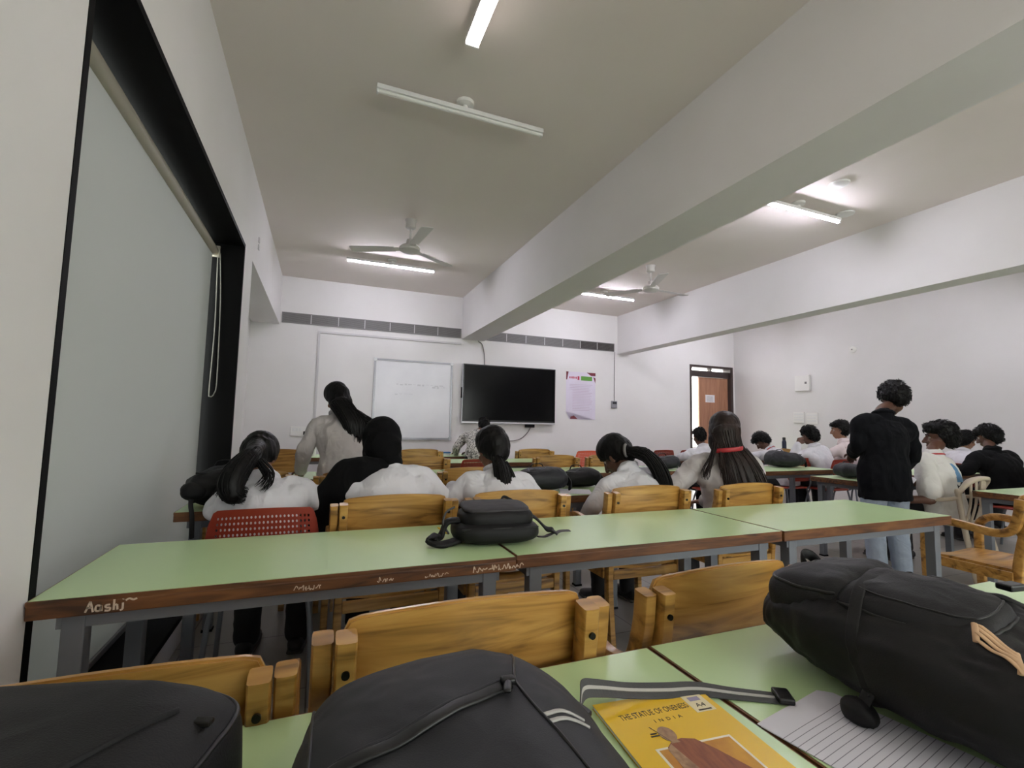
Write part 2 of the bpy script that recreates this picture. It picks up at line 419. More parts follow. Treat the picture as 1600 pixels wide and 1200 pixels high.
# roller blind
t = thing('roller_blind', 'grey roller blind pulled down over the big window on the left wall', 'blind', (-.845,2.9,WZ0+.03))
ox, oy, oz = t.location
bm = NB(); cyl(bm, (0,WY0+T+.02-oy,2.50-oz), (0,4.215-oy,2.50-oz), .036, n=24); obj('roller_tube', bm, M_roll, t, angle=40)
bm = NB(); box(bm, (-.002,WY0+T+.03-oy,.02), (.001,4.185-oy,2.49-oz)); obj('fabric', bm, M_blind, t)
bm = NB(); box(bm, (-.012,WY0+T+.03-oy,0), (.012,4.185-oy,.03), bev=.004); obj('bottom_bar', bm, M_alu, t)
bm = NB(); sweep(bm, [(.03,4.225-oy,2.49-oz),(.045,4.226-oy,1.9-oz),(.04,4.22-oy,1.42-oz),(.05,4.2-oy,1.36-oz),(.075,4.21-oy,1.38-oz),(.085,4.226-oy,1.5-oz),(.07,4.23-oy,2.1-oz),(.045,4.23-oy,2.49-oz)], [.004], n=6, seg=50); obj('pull_chain', bm, M_chain, t, smooth=True)
bm = NB(); box(bm, (-.03,4.216-oy,2.455-oz), (.045,4.238-oy,2.545-oz), bev=.004); obj('end_bracket', bm, M_roll, t)
# beams
bm = NB(); box(bm, (2.16,YB,2.615), (2.56,YF,ZC)); struct('trim_1', bm, M_wall)
bm = NB(); box(bm, (5.30,YB,2.59), (5.545,YF,ZC)); struct('trim_2', bm, M_wall)
# door: frame, transom, leaf swung outwards
bm = NB(); f = .07
box(bm, (DX0,YF-.01,0), (DX0+.05,YF+.2,DZ)); box(bm, (DX1-f,YF-.01,0), (DX1,YF+.2,DZ)); box(bm, (DX0+.05,YF-.01,DZ-.05), (DX1-f,YF+.2,DZ))
box(bm, (DX0+.05,YF+.04,2.27), (DX1-f,YF+.16,2.40)); box(bm, (7.72,YF+.06,2.40), (7.75,YF+.16,DZ-.05))
d1 = struct('door_1', bm, M_doorf)
hx, hy, an = DX1-f-.006, YF+.09, R(1)
L = .79
bm = NB(); box(bm, (-L,-.02,.01), (0,.02,2.265), M=TR(hx,hy,0,0,0,-an)); obj('door_leaf', bm, M_doorw, d1)
bm = NB(); box(bm, (-.62,-.024,1.735), (-.37,-.021,1.895), M=TR(hx,hy,0,0,0,-an)); obj('paper_notice', bm, M_paper, d1)
bm = NB()
for k in range(4): box(bm, (-.58,-.0255,1.76+.03*k), (-.42,-.0242,1.767+.03*k), M=TR(hx,hy,0,0,0,-an))
obj('notice_print', bm, M_cable, d1)
bm = NB(); cyl(bm, (-L+.09,-.06,1.0), (-L+.09,-.06,1.16), .011); cyl(bm, (-L+.09,-.02,1.02), (-L+.09,-.06,1.02), .009); cyl(bm, (-L+.09,-.02,1.14), (-L+.09,-.06,1.14), .009)
bmesh.ops.transform(bm, matrix=TR(hx,hy,0,0,0,-an), verts=bm.verts); obj('door_handle', bm, M_alu, d1)
# balcony rail seen through the doorway
t = thing('balcony_railing', 'pale railing outside beyond the half open door', 'railing', (8.6,10.4,0))
bm = NB(); box(bm, (-1.6,-.03,1.04), (1.6,.03,1.10)); obj('top_rail', bm, M_doorf, t)
bm = NB(); box(bm, (-1.6,-.02,.86), (1.6,.02,.89)); box(bm, (-1.6,-.02,.62), (1.6,.02,.65)); obj('lower_rail', bm, M_doorf, t)
for x in (-1.55,0,1.55):
    bm = NB(); box(bm, (x-.03,-.03,0), (x+.03,.03,1.04)); obj('post', bm, M_doorf, t)
bm = NB(); box(bm, (5.5,YF+.2,-.15), (11.5,10.6,0)); o = struct('floor_balcony', bm, M_floor)

# ------------------------------------------------------------------ wall fittings
def vent(x0, x1, name_lab, dark_from=None):
    t = thing('air_vent', name_lab, 'vent', ((x0+x1)/2, YF, 2.64), 0, 'air vents on the front wall')
    w = (x1-x0)/2
    bm = NB(); box(bm, (-w,-.004,0), (w,-.001,.135)); o = obj('backing', bm, M_ventd, t)
    bm = NB()
    box(bm, (-w-.012,-.016,-.012), (w+.012,-.001,.0)); box(bm, (-w-.012,-.016,.135), (w+.012,-.001,.147)); box(bm, (-w-.012,-.016,0), (-w,-.001,.135)); box(bm, (w,-.016,0), (w+.012,-.001,.135))
    obj('frame', bm, M_vent, t)
    bm = NB(); n = round(w*2/.39)
    lim = w if dark_from is None else dark_from-t.location.x
    for i in range(1,n): box(bm, (-w+2*w*i/n-.006,-.015,0), (-w+2*w*i/n+.006,-.004,.135))
    obj('divider', bm, M_trunk, t)
    bm = NB()
    for k in range(9): box(bm, (-w,-.012,.004+.0147*k), (lim,-.005,.0135+.0147*k))
    if dark_from is not None:
        for k in range(9): box(bm, (lim,-.012,.008+.0147*k), (w,-.005,.0105+.0147*k))
    obj('louvre', bm, M_vent, t)
vent(-.60, 2.13, 'long grey air vent slot left of the central ceiling beam')
vent(2.60, 5.21, 'long air vent slot right of the central ceiling beam with dark end', 4.45)

t = thing('whiteboard', 'white dry erase board with thin grey frame on the front wall', 'whiteboard', (1.375,YF,.925))
w, h = .62, 1.245
bm = NB(); box(bm, (-w,-.02,0), (w,-.002,h)); obj('panel', bm, M_board, t)
bm = NB()
for lo, hi in (((-w-.016,-.03,-.016),(w+.016,-.001,.012)), ((-w-.016,-.03,h-.012),(w+.016,-.001,h+.016)), ((-w-.016,-.03,.012),(-w+.012,-.001,h-.012)), ((w-.012,-.03,.012),(w+.016,-.001,h-.012))): box(bm, lo, hi)
obj('frame', bm, M_alu, t)
for sx in (-1,1):
    for z in (0,h):
        bm = NB(); box(bm, (sx*w-.026,-.034,z-.026), (sx*w+.026,-.0305,z+.026), bev=.003); obj('corner_cap', bm, M_alu if z == 0 else M_silver, t)
bm = NB(); rr = random.Random(3)
for z, x0, x1 in ((.86,-.28,.45),(.70,-.3,-.02),(.83,.3,.5)):
    x = x0
    while x < x1:
        l = rr.uniform(.02,.07); box(bm, (x,-.0212,z+rr.uniform(-.012,.012)), (x+l,-.0202,z+rr.uniform(.008,.02))); x += l+rr.uniform(.01,.03)
obj('faint_writing', bm, mat('wiped_marker', (198,198,203), .5), t)

t = thing('wall_screen', 'large black flat screen mounted on the front wall', 'screen', (3.045,YF,1.19))
w, h = .865, 1.0
bm = NB(); box(bm, (-w,-.09,.03), (w,-.03,h), bev=.004); obj('bezel', bm, M_tvframe, t)
bm = NB(); box(bm, (-w+.02,-.093,.06), (w-.02,-.0905,h-.018)); obj('display', bm, M_screen, t)
bm = NB(); box(bm, (-w,-.095,0), (w,-.028,.03), bev=.003); box(bm, (-w-.006,-.09,0), (-w-.001,-.03,h)); obj('silver_trim', bm, M_silver, t)
bm = NB(); box(bm, (-.45,-.03,.2), (.45,-.001,.8)); obj('mount', bm, M_black, t)
bm = NB(); box(bm, (.30,-.085,-.055), (.47,-.035,-.001), bev=.006); obj('connector_box', bm, M_black, t)
bm = NB(); box(bm, (-w-.022,-.07,.42), (-w-.0065,-.04,.6), bev=.003); obj('side_port', bm, M_black, t)

tag(obj('screen_cable', sweep(NB(), [(3.45,7.64,1.15),(3.40,7.66,1.05),(3.30,7.675,.95),(3.15,7.68,.9),(2.98,7.685,.9)], [.008], n=8, seg=24), M_cable, smooth=True), 'thin grey cable looping below the wall screen', 'cable')
tag(obj('screen_cable', sweep(NB(), [(2.45,7.685,2.60),(2.52,7.685,2.55),(2.56,7.685,2.40),(2.575,7.68,2.2),(2.58,7.66,2.16)], [.008], n=8, seg=24), M_cable, smooth=True), 'thin cable dropping from the central beam to the top of the screen', 'cable')
bm = NB()
box(bm, (-.10,YF-.02,2.515), (2.15,YF-.001,2.545)); box(bm, (-.10,YF-.02,1.10), (-.07,YF-.001,2.515))
tag(obj('cable_trunking', bm, M_trunk), 'white cable trunking running under the left vent and down the wall', 'trunking')

t = thing('wall_poster', 'white notice poster with maroon corners and green heading box', 'poster', (4.49,YF,1.30))
w, h = .315, .885
bm = NB(); vs = [bm.verts.new(p) for p in ((-w+.07,-.004,0),(w,-.003,0),(w,-.003,h),(-w,-.003,h),(-w,-.004,.15))]; bm.faces.new(vs)
bmesh.ops.solidify(bm, geom=bm.faces[:], thickness=.0015); obj('sheet', bm, mat('poster_paper', (222,216,232), .5, var=(214,206,222), vscale=(3,3,3)), t)
def flat(pts, y): 
    bm = NB(); bm.faces.new([bm.verts.new((x,y,z)) for x,z in pts]); return bm
M_maroon = mat('maroon_print', (110,38,52), .5); M_mag = mat('magenta_print', (190,60,90), .5); M_grn = mat('green_print', (92,150,62), .5); M_lil = mat('lilac_print', (198,178,200), .6)
bm = flat([(.12,h),(w,h),(w,h-.06),(.22,h-.06)],-.0062); bm.faces.new([bm.verts.new((x,-.0062,z)) for x,z in ((-w,h),(-w+.05,h),(-w+.02,h-.15),(-w,h-.15))]); bm.faces.new([bm.verts.new((x,-.0062,z)) for x,z in ((w-.05,h-.08),(w,h-.1),(w,h-.2))])
bm.faces.new([bm.verts.new((x,-.0062,z)) for x,z in ((-w+.09,.006),(-w+.25,.006),(-w+.17,.07),(-w+.1,.05))]); obj('corner_print', bm, M_maroon, t)
obj('heading_box', flat([(.0,h-.155),(.24,h-.155),(.24,h-.075),(.0,h-.075)],-.0064), M_grn, t)
bm = text_bm('SCHOOL', .062, TR(-.17,-.0066,h-.14,PI/2,0,0)); bm.clear(); rr = random.Random(5)
for k in range(6): box(bm, (-.25+.028*k,-.0068,h-.128), (-.232+.028*k,-.006,h-.100+rr.uniform(0,.012)))
box(bm, (-.075,-.0068,h-.15), (-.035,-.006,h-.08)); obj('heading_print', bm, M_mag, t)
bm = NB()
for k in range(17):
    z = h-.24-.03*k; box(bm, (-.24+(.06 if k > 3 else 0),-.0066,z), (.25-rr.uniform(0,.08),-.0058,z+.007))
obj('body_print', bm, M_lil, t)

def plate(name, label, cat, M, w, h, d=.02, extra=None, m=M_plate):
    t = thing(name, label, cat); t.matrix_world = M
    bm = NB(); box(bm, (-w/2,-d,-h/2), (w/2,-.0005,h/2), bev=.004); obj('body', bm, m, t)
    for nm, lo, hi, mm in (extra or []):
        bm = NB(); box(bm, lo, hi, bev=.002); obj(nm, bm, mm, t)
    return t
FW = lambda x,z: TR(x,YF,z)
RW = lambda y,z: TR(XR,y,z,0,0,-PI/2)
plate('switch_board', 'white switch and socket board on the front wall at the far left', 'switch', FW(-.28,1.02), .26, .14, .02,
      [('switch', (-.10+.045*k,-.026,.005), (-.065+.045*k,-.02,.05), M_white) for k in range(3)] + [('plug', (.05,-.06,-.05), (.10,-.0205,.0), M_black)])
t = plate('thermostat', 'small white thermostat box below the cable near the right beam', 'thermostat', FW(5.22,1.60), .12, .14, .03, [('display', (-.045,-.034,.01), (.045,-.0305,.055), M_steel2)], m=M_alu)
tag(obj('thermostat_cable', sweep(NB(), [(5.235,7.69,2.62),(5.228,7.69,2.2),(5.225,7.69,1.675)], [.006], n=8, seg=12), M_cable, smooth=True), 'thin vertical cable from the vent down to the thermostat', 'cable')
plate('distribution_box', 'square white distribution box with small dark latch on the right wall', 'box', RW(6.11,2.06), .28, .29, .05, [('latch', (.06,-.056,-.02), (.10,-.0505,.02), M_cable)])
plate('light_switch', 'white switch panel on the right wall nearer the door', 'switch', RW(6.21,1.42), .21, .2, .025, [('rocker_row', (-.09,-.031,-.055+.05*k), (.09,-.0255,-.025+.05*k), M_white) for k in range(3)])
plate('light_switch', 'white switch panel on the right wall farther from the door', 'switch', RW(5.95,1.40), .21, .2, .025, [('rocker_row', (-.09,-.031,-.055+.05*k), (.09,-.0255,-.025+.05*k), M_white) for k in range(3)])
t = thing('smoke_sensor', 'small round white sensor high on the right wall', 'sensor'); t.matrix_world = TR(XR,5.20,2.57,0,-PI/2,0)
bm = NB(); lathe(bm, [(.055,.0005),(.055,.015),(.04,.03),(.012,.034)]); obj('housing', bm, M_plate, t, angle=40)
bm = NB(); lathe(bm, [(.011,.0345),(.009,.042)], n=12); obj('lens', bm, M_cable, t)
t = thing('wall_bracket', 'small grey hanger bracket on the lintel above the far pier', 'bracket', (XL,4.98,2.86))
bm = NB(); box(bm, (.0005,-.02,-.06), (.012,.02,-.01), bev=.002); box(bm, (.0005,-.02,.01), (.012,.02,.06), bev=.002); obj('clip', bm, M_trunk, t)

# ------------------------------------------------------------------ ceiling lights and fans
def tubelight(x, y, lab, m, L=1.14, rz=0, two=False, rose=True, name='tube_light'):
    t = thing(name, lab, 'light', (x,y,ZC), rz, 'tube lights on the ceiling')
    bm = NB(); box(bm, (-L/2,-.028-(.010 if two else 0),-.080), (L/2,.028+(.010 if two else 0),-.050), bev=.003); obj('batten', bm, M_white, t)
    for s in ((-1,1) if two else (0,)):
        bm = NB(); cyl(bm, (-L/2+.012,s*.024,-.0845), (L/2-.012,s*.024,-.0845), .0135, n=16); obj('tube', bm, m, t, angle=40)
    for s in (-1,1):
        bm = NB(); box(bm, (s*L/2-.012*(s>0),-.015-(.024 if two else 0),-.101), (s*L/2+.012*(s<0),.015+(.024 if two else 0),-.0785), bev=.003); obj('end_cap', bm, M_white, t)
    bm = NB(); lathe(bm, [(.02,-.052),(.02,-.03),(.058,-.022),(.06,-.001)], n=24); obj('ceiling_rose', bm, M_plate, t, angle=40)
    return t
tubelight(.775, 6.28, 'lit tube light hanging over the front of the left bay near the fan', M_tube)
tubelight(4.09, 6.31, 'lit tube light at the front of the right bay', M_tube)
tubelight(4.08, 2.99, 'lit tube light in the middle of the right bay beside a ceiling disc', M_tube)
tubelight(.79, 2.905, 'unlit white tube light crossing the middle of the left bay', M_tubeoff)
tubelight(6.9, 6.30, 'added unseen tube light at the front of the bay beyond the right beam', M_tube)  # assumed lamp hidden by the beam, added to brighten the right wall
tubelight(6.9, 2.99, 'added unseen tube light in the middle of the bay beyond the right beam', M_tube)  # second added lamp out of sight, also for the right wall
tubelight(1.75, -.9, 'added unseen tube light in the left bay behind the nearest table', M_tube3)  # assumed lamp behind the camera, added to light the near tables
tubelight(4.08, -2.0, 'added unseen tube light in the right bay behind the nearest table', M_tube3)  # another added fill tube out of view behind the camera
tubelight(.66, 1.76, 'glowing double tube light running lengthwise at the top edge of the photo', M_tube2, rz=PI/2, two=True)
for x, y, lab in ((4.70,2.955,'round ceiling disc just past the right end of the lit tube'), (4.07,2.60,'round ceiling disc behind the lit middle tube')):
    o = obj('ceiling_disc', lathe(NB(), [(.03,-.02),(.075,-.014),(.08,-.001)], n=28), M_plate, angle=40); o.location = (x,y,ZC); tag(o, lab, 'disc', 'discs on the right bay ceiling')
def fan(x, y, lab, a0):
    t = thing('ceiling_fan', lab, 'fan', (x,y,ZC), 0, 'ceiling fans')
    bm = NB(); lathe(bm, [(.035,-.10),(.055,-.085),(.052,-.03),(.065,-.001)], n=24); obj('canopy', bm, M_fan, t, angle=40)
    bm = NB(); cyl(bm, (0,0,-.22), (0,0,-.1), .012); obj('downrod', bm, M_fan, t, smooth=True)
    bm = NB(); lathe(bm, [(.02,-.36),(.07,-.355),(.105,-.335),(.11,-.305),(.09,-.285),(.045,-.265),(.035,-.215),(.015,-.21)], n=32); obj('motor', bm, M_fan, t, angle=40)
    for k in range(3):
        a = a0+k*2*PI/3; bm = NB()
        M = TR(0,0,-.315,0,0,a) @ TR(0,0,0,R(8),0,0)
        box(bm, (.09,-.03,-.003), (.17,.03,.003), M=M)
        vs = [(.16,-.05),(.62,-.066),(.64,-.05),(.64,.05),(.62,.066),(.16,.05)]
        top = [bm.verts.new(M@V((p[0],p[1],.003))) for p in vs]; bot = [bm.verts.new(M@V((p[0],p[1],-.001))) for p in vs]
        bm.faces.new(top); bm.faces.new(bot[::-1])
        for i in range(6): bm.faces.new((top[i],bot[i],bot[(i+1)%6],top[(i+1)%6]))
        obj('blade', bm, M_fan, t)
fan(.785, 4.93, 'ceiling fan in the left bay behind the lit front tube', R(35))
fan(3.98, 5.02, 'ceiling fan in the right bay behind the front tube', R(5))

# ------------------------------------------------------------------ tables
TL, TD = 1.272, .565
def make_table(label, group):
    t = thing('classroom_table', label, 'table', (0,0,0), 0, group)
    w, d, z = TL/2, TD/2, .75
    bm = NB(); box(bm, (-w+.004,-d+.004,z-.012), (w-.004,d-.004,z)); obj('tabletop', bm, M_green, t)
    bm = NB(); box(bm, (-w,-d,z-.046), (w,d,z-.0125), bev=.003); 
    box(bm, (-w,-d,z-.0125), (w,-d+.004,z-.0012)); box(bm, (-w,d-.004,z-.0125), (w,d,z-.0012)); box(bm, (-w,-d+.004,z-.0125), (-w+.004,d-.004,z-.0012)); box(bm, (w-.004,-d+.004,z-.0125), (w,d-.004,z-.0012))
    obj('edge_band', bm, M_edge, t)
    bm = NB(); a = .05
    box(bm, (-w+a,-d+.03,z-.082), (w-a,-d+.055,z-.0465)); box(bm, (-w+a,d-.055,z-.082), (w-a,d-.03,z-.0465)); box(bm, (-w+.05,-d+.055,z-.082), (-w+.075,d-.055,z-.0465)); box(bm, (w-.075,-d+.055,z-.082), (w-.05,d-.055,z-.0465))
    obj('under_frame', bm, M_steel, t)
    for sx in (-1,1):
        for sy in (-1,1):
            bm = NB(); x, y = sx*(w-.085), sy*(d-.05)
            box(bm, (x-.024,y-.024,.012), (x+.024,y+.024,z-.0465), bev=.003); obj('leg', bm, M_steel, t)
            bm = NB(); box(bm, (x-.027,y-.027,0), (x+.027,y+.027,.012)); obj('foot_cap', bm, M_black, t.children[-1])
    return t
tabs = {}
first = None
def table(key, x0, y0, label, group, rz=0):
    global first
    loc = (x0+TL/2, y0+TD/2, 0)
    if first is None:
        first = make_table(label, group); first.location = loc; first.rotation_euler.z = rz; tabs[key] = first
    else: tabs[key] = dup(first, loc, rz, label, group)
GN, GL, GR = 'tables of the nearest row', 'tables of the left rows', 'tables of the right block'
table('A1', -.63, .262, 'green topped table in the foreground carrying the charcoal backpack', GN)
table('A2', .648, .265, 'green topped table in the foreground carrying the ruled paper and black backpack', GN)
table('B1', -.633, 1.515, 'long green table against the window wall with chalk names on its brown edge', GL)
table('B2', .646, 1.528, 'green table in the second row between two joints, under the bag strap', GL)
table('B3', 1.925, 1.522, 'green table at the right end of the second row by the aisle', GL)
table('C1', -.62, 2.69, 'green table in front of the girl on the red chair and the hijab wearer', GL)
table('C2', .66, 2.685, 'green table carrying the two dark bags beyond the ponytailed girl', GL)
table('D1', -.2, 3.90, 'green table the standing girl leans over', GL)
table('D2', 1.08, 3.90, 'green table in the fourth row behind the dark checked bag', GL)
table('D3', 2.36, 3.90, 'green table at the aisle end of the fourth row holding a navy bag', GL)
table('E1', .42, 5.12, 'green table in the fifth row left part, below the whiteboard', GL)
table('E2', 1.70, 5.12, 'green table in the fifth row right part, below the wall screen', GL)
table('F1', -.55, 6.10, 'front table near the switch board with a blue capped bottle', GL)
table('F2', .73, 6.10, 'front table with a blue box where the patterned shirt person leans', GL)
table('R3', 4.76, 1.56, 'green table on the right behind the beige plastic chair', GR)
table('R3b', 6.04, 1.57, 'green table at the right edge beyond the first right table', GR)
table('R2', 4.45, 2.66, 'green table beside the standing man with a grey bag on it', GR)
table('R2b', 5.73, 2.96, 'green table in front of the person in the dark jacket', GR)
table('R1', 4.25, 3.66, 'green table with the dark bag beside the long haired girl', GR)
table('T1', 4.40, 5.10, 'green table near the door in front of the red chairs', GR)
table('T2', 5.68, 5.10, 'green table under the right wall box facing the seated boys', GR)
table('F3', 7.02, 6.10, 'green table by the door with the navy bottle standing on it', GR)

# chalk writing on the near edge of table B1
def strokes(parent, name, lines, x0, z0, s, m, y=-TD/2-.0006, w=.0022):
    bm = NB()
    for ln in lines:
        if len(ln) > 3: q = [V((u,v,0)) for u,v in ln]; ln = [(c.x,c.y) for c in [cr(q,i/(4*len(q))) for i in range(4*len(q)+1)]]
        for (ax,az),(bx,bz) in zip(ln, ln[1:]):
            a = V((x0+ax*s, y, z0+az*s)); b = V((x0+bx*s, y, z0+bz*s)); d = (b-a)
            if d.length < 1e-6: continue
            n = V((-d.z,0,d.x)).normalized()*w
            f = [a+n, a-n, b-n, b+n]; f = [bm.verts.new(p) for p in f] + [bm.verts.new(p+V((0,.0005,0))) for p in f]
            for q in ((0,1,2,3),(7,6,5,4),(0,4,5,1),(1,5,6,2),(2,6,7,3),(3,7,4,0)): bm.faces.new([f[i] for i in q])
    return obj(name, bm, m, parent)
b1 = tabs['B1']
AA = [[(0,0),(.35,1),(.6,0)],[(.1,.4),(.5,.45)],[(1.2,.5),(.85,.55),(.8,.1),(1.15,.1),(1.2,.55),(1.25,0)],[(1.9,.55),(1.55,.5),(1.6,.3),(1.9,.25),(1.85,0),(1.5,.02)],[(2.2,1),(2.2,0)],[(2.2,.45),(2.45,.5),(2.5,0)],[(2.9,.6),(2.9,0),(2.7,-.1)],[(2.9,.9),(2.92,.95)],[(3.1,.8),(3.4,.95),(3.7,.8),(4.0,.9)]]
edge = strokes(b1, 'chalk_name', AA, -.52, .7115, .026, M_chalk)
rr = random.Random(11)
def scrib(n, amp):
    out = []
    x = 0
    for k in range(n):
        ln = [(x,rr.uniform(0,.4))]
        for j in range(rr.randint(3,5)): ln.append((ln[-1][0]+rr.uniform(-.05,.35), rr.uniform(0,amp)))
        out.append(ln); x = ln[-1][0]+rr.uniform(.1,.3)
    return out
strokes(b1, 'chalk_name', scrib(7,1), .02-.07, .7105, .017, M_chalk, w=.0012)
strokes(b1, 'chalk_name', scrib(4,1), .20-.02, .7105, .017, M_chalk, w=.0012)
strokes(b1, 'chalk_name', scrib(6,.8), .325, .7105, .014, M_chalk, w=.0010)
strokes(b1, 'chalk_name', scrib(10,1.1), .485, .7105, .019, M_chalk, w=.0016)

# ------------------------------------------------------------------ chairs
def make_wood_chair(label, group):
    t = thing('wooden_armchair', label, 'chair', (0,0,0), 0, group)
    # curved plywood back, arched on top
    bm = NB(); n = 24; hw = .243
    def ring(yoff):
        pts = []
        for i in range(n+1):
            u = -1+2*i/n; x = u*hw
            top = .873-.018*u*u-(.045*max(0,(abs(u)-.88)/.12)**2)
            bot = .615+(.03*max(0,(abs(u)-.9)/.1)**2)
            y = -.222-.022*(1-u*u)+yoff
            pts.append((V((x,y-.012,top)), V((x,y,bot))))
        return pts
    a, b = ring(0), ring(.016)
    va = [(bm.verts.new(p),bm.verts.new(q)) for p,q in a]; vb = [(bm.verts.new(p),bm.verts.new(q)) for p,q in b]
    for i in range(n):
        bm.faces.new((va[i][0],va[i][1],va[i+1][1],va[i+1][0])); bm.faces.new((vb[i][0],vb[i+1][0],vb[i+1][1],vb[i][1]))
        bm.faces.new((va[i][0],va[i+1][0],vb[i+1][0],vb[i][0])); bm.faces.new((va[i][1],vb[i][1],vb[i+1][1],va[i+1][1]))
    for i in (0,n): bm.faces.new((va[i][0],vb[i][0],vb[i][1],va[i][1]))
    bmesh.ops.recalc_face_normals(bm, faces=bm.faces)
    bmesh.ops.bevel(bm, geom=[e for e in bm.edges if e.is_manifold and e.calc_face_angle(0) > 1], offset=.004, segments=2, affect='EDGES')
    obj('backrest', bm, M_wood, t, angle=50)
    # seat
    bm = NB(); nx, ny = 10, 10
    def P(i,j,dz):
        x = -.225+.45*i/nx; y = -.2+.44*j/ny
        z = .435+.012*math.cos((i/nx-.5)*PI*2)*-.6+(.01 if j > 7 else 0)*-(j-7)/3+dz
        return bm.verts.new((x,y,z))
    up = [[P(i,j,0) for j in range(ny+1)] for i in range(nx+1)]; dn = [[P(i,j,-.016) for j in range(ny+1)] for i in range(nx+1)]
    for i in range(nx):
        for j in range(ny):
            bm.faces.new((up[i][j],up[i+1][j],up[i+1][j+1],up[i][j+1])); bm.faces.new((dn[i][j],dn[i][j+1],dn[i+1][j+1],dn[i+1][j]))
    for i in range(nx):
        bm.faces.new((up[i][0],dn[i][0],dn[i+1][0],up[i+1][0])); bm.faces.new((up[i][ny],up[i+1][ny],dn[i+1][ny],dn[i][ny]))
        bm.faces.new((up[0][i],up[0][i+1],dn[0][i+1],dn[0][i])); bm.faces.new((up[nx][i],dn[nx][i],dn[nx][i+1],up[nx][i+1]))
    obj('seat', bm, M_wood, t, angle=40)
    for s in (-1,1):
        x = s*.264
        bm = NB(); sweep(bm, [(x,.215,0),(x,.222,.25),(x,.225,.50),(x,.205,.61),(x,.12,.655),(x,-.02,.645),(x,-.13,.635),(x,-.205,.665),(x,-.238,.75),(x,-.25,.838)], [(.0175,.023)], n=12, side=(1,0,0), seg=54, caps=False, power=5); obj('arm_frame', bm, M_wood, t, angle=35)
        xi = s*.2275
        bm = NB(); sweep(bm, [(xi,-.235,0),(xi,-.205,.25),(xi,-.205,.45),(xi,-.252,.70),(xi,-.27,.843)], [(.0175,.023)], n=12, side=(1,0,0), seg=24, caps=False, power=6); p = obj('back_post', bm, M_wood, t, angle=35)
        bm = NB(); cyl(bm, (xi,-.2925,.79), (xi,-.285,.79), .0065, n=14); obj('bolt', bm, M_bolt, p)
        bm = NB(); box(bm, (x-.0175 if s > 0 else x+.0175-.012+.0, -.19,.375), ((x-.0175+.012) if s > 0 else x+.0175,.205,.43)); obj('side_rail', bm, M_wood, t)
    bm = NB(); box(bm, (-.246,.195,.37), (.246,.217,.418), bev=.003); obj('front_rail', bm, M_wood, t)
    bm = NB(); box(bm, (-.21,-.222,.37), (.21,-.200,.418), bev=.003); obj('rear_rail', bm, M_wood, t)
    return t
CW = make_wood_chair('wooden armchair at the lower left behind the black bag', 'wooden armchairs')
CW.location = (-.285,1.092,0); CW.scale = (.965,)*3
def wchair(x, yb, label, rz=0, sc=1): return dup(CW, (x, yb+.24, 0), rz, label, 'wooden armchairs', sc)
wchair(.29, .880, 'wooden armchair in the bottom centre directly behind the charcoal backpack', R(-1))
wchair(.955, .925, 'wooden armchair left of the black backpack with tan print', R(2), .985)
wchair(3.87, 1.385, 'wooden armchair seen from its side at the right edge by the aisle', R(-4), 1.0)
wchair(.332, 2.195, 'wooden armchair with the hijab wearer sitting on it', R(1))
wchair(.935, 2.20, 'wooden armchair of the ponytailed girl, behind the bag on the table')
wchair(1.72, 2.195, 'wooden armchair of the girl leaning left with a high ponytail', R(-1))
wchair(2.48, 2.20, 'wooden armchair of the girl with long brown hair', R(1), .99)
wchair(-.40, 3.38, 'wooden armchair behind the black bag near the window')
wchair(.255, 3.275, 'wooden armchair half hidden by the black hijab drape')
wchair(1.085, 3.40, 'empty wooden armchair with dark stains left of the ponytailed girl', R(-1))
wchair(.925, 4.60, 'empty wooden armchair just right of the hijab, fourth row')
wchair(2.385, 4.60, 'empty wooden armchair under the wall screen, behind the checked bag')
wchair(3.04, 4.62, 'wooden armchair left of the leaning girl\'s head')
wchair(-.40, 5.74, 'wooden armchair at the front left by the switch board')
wchair(1.135, 5.75, 'wooden armchair at the front below the whiteboard right corner')
wchair(2.66, 5.75, 'wooden armchair at the front below the right part of the screen')
wchair(7.25, 5.74, 'wooden armchair in front of the navy bottle by the right wall')

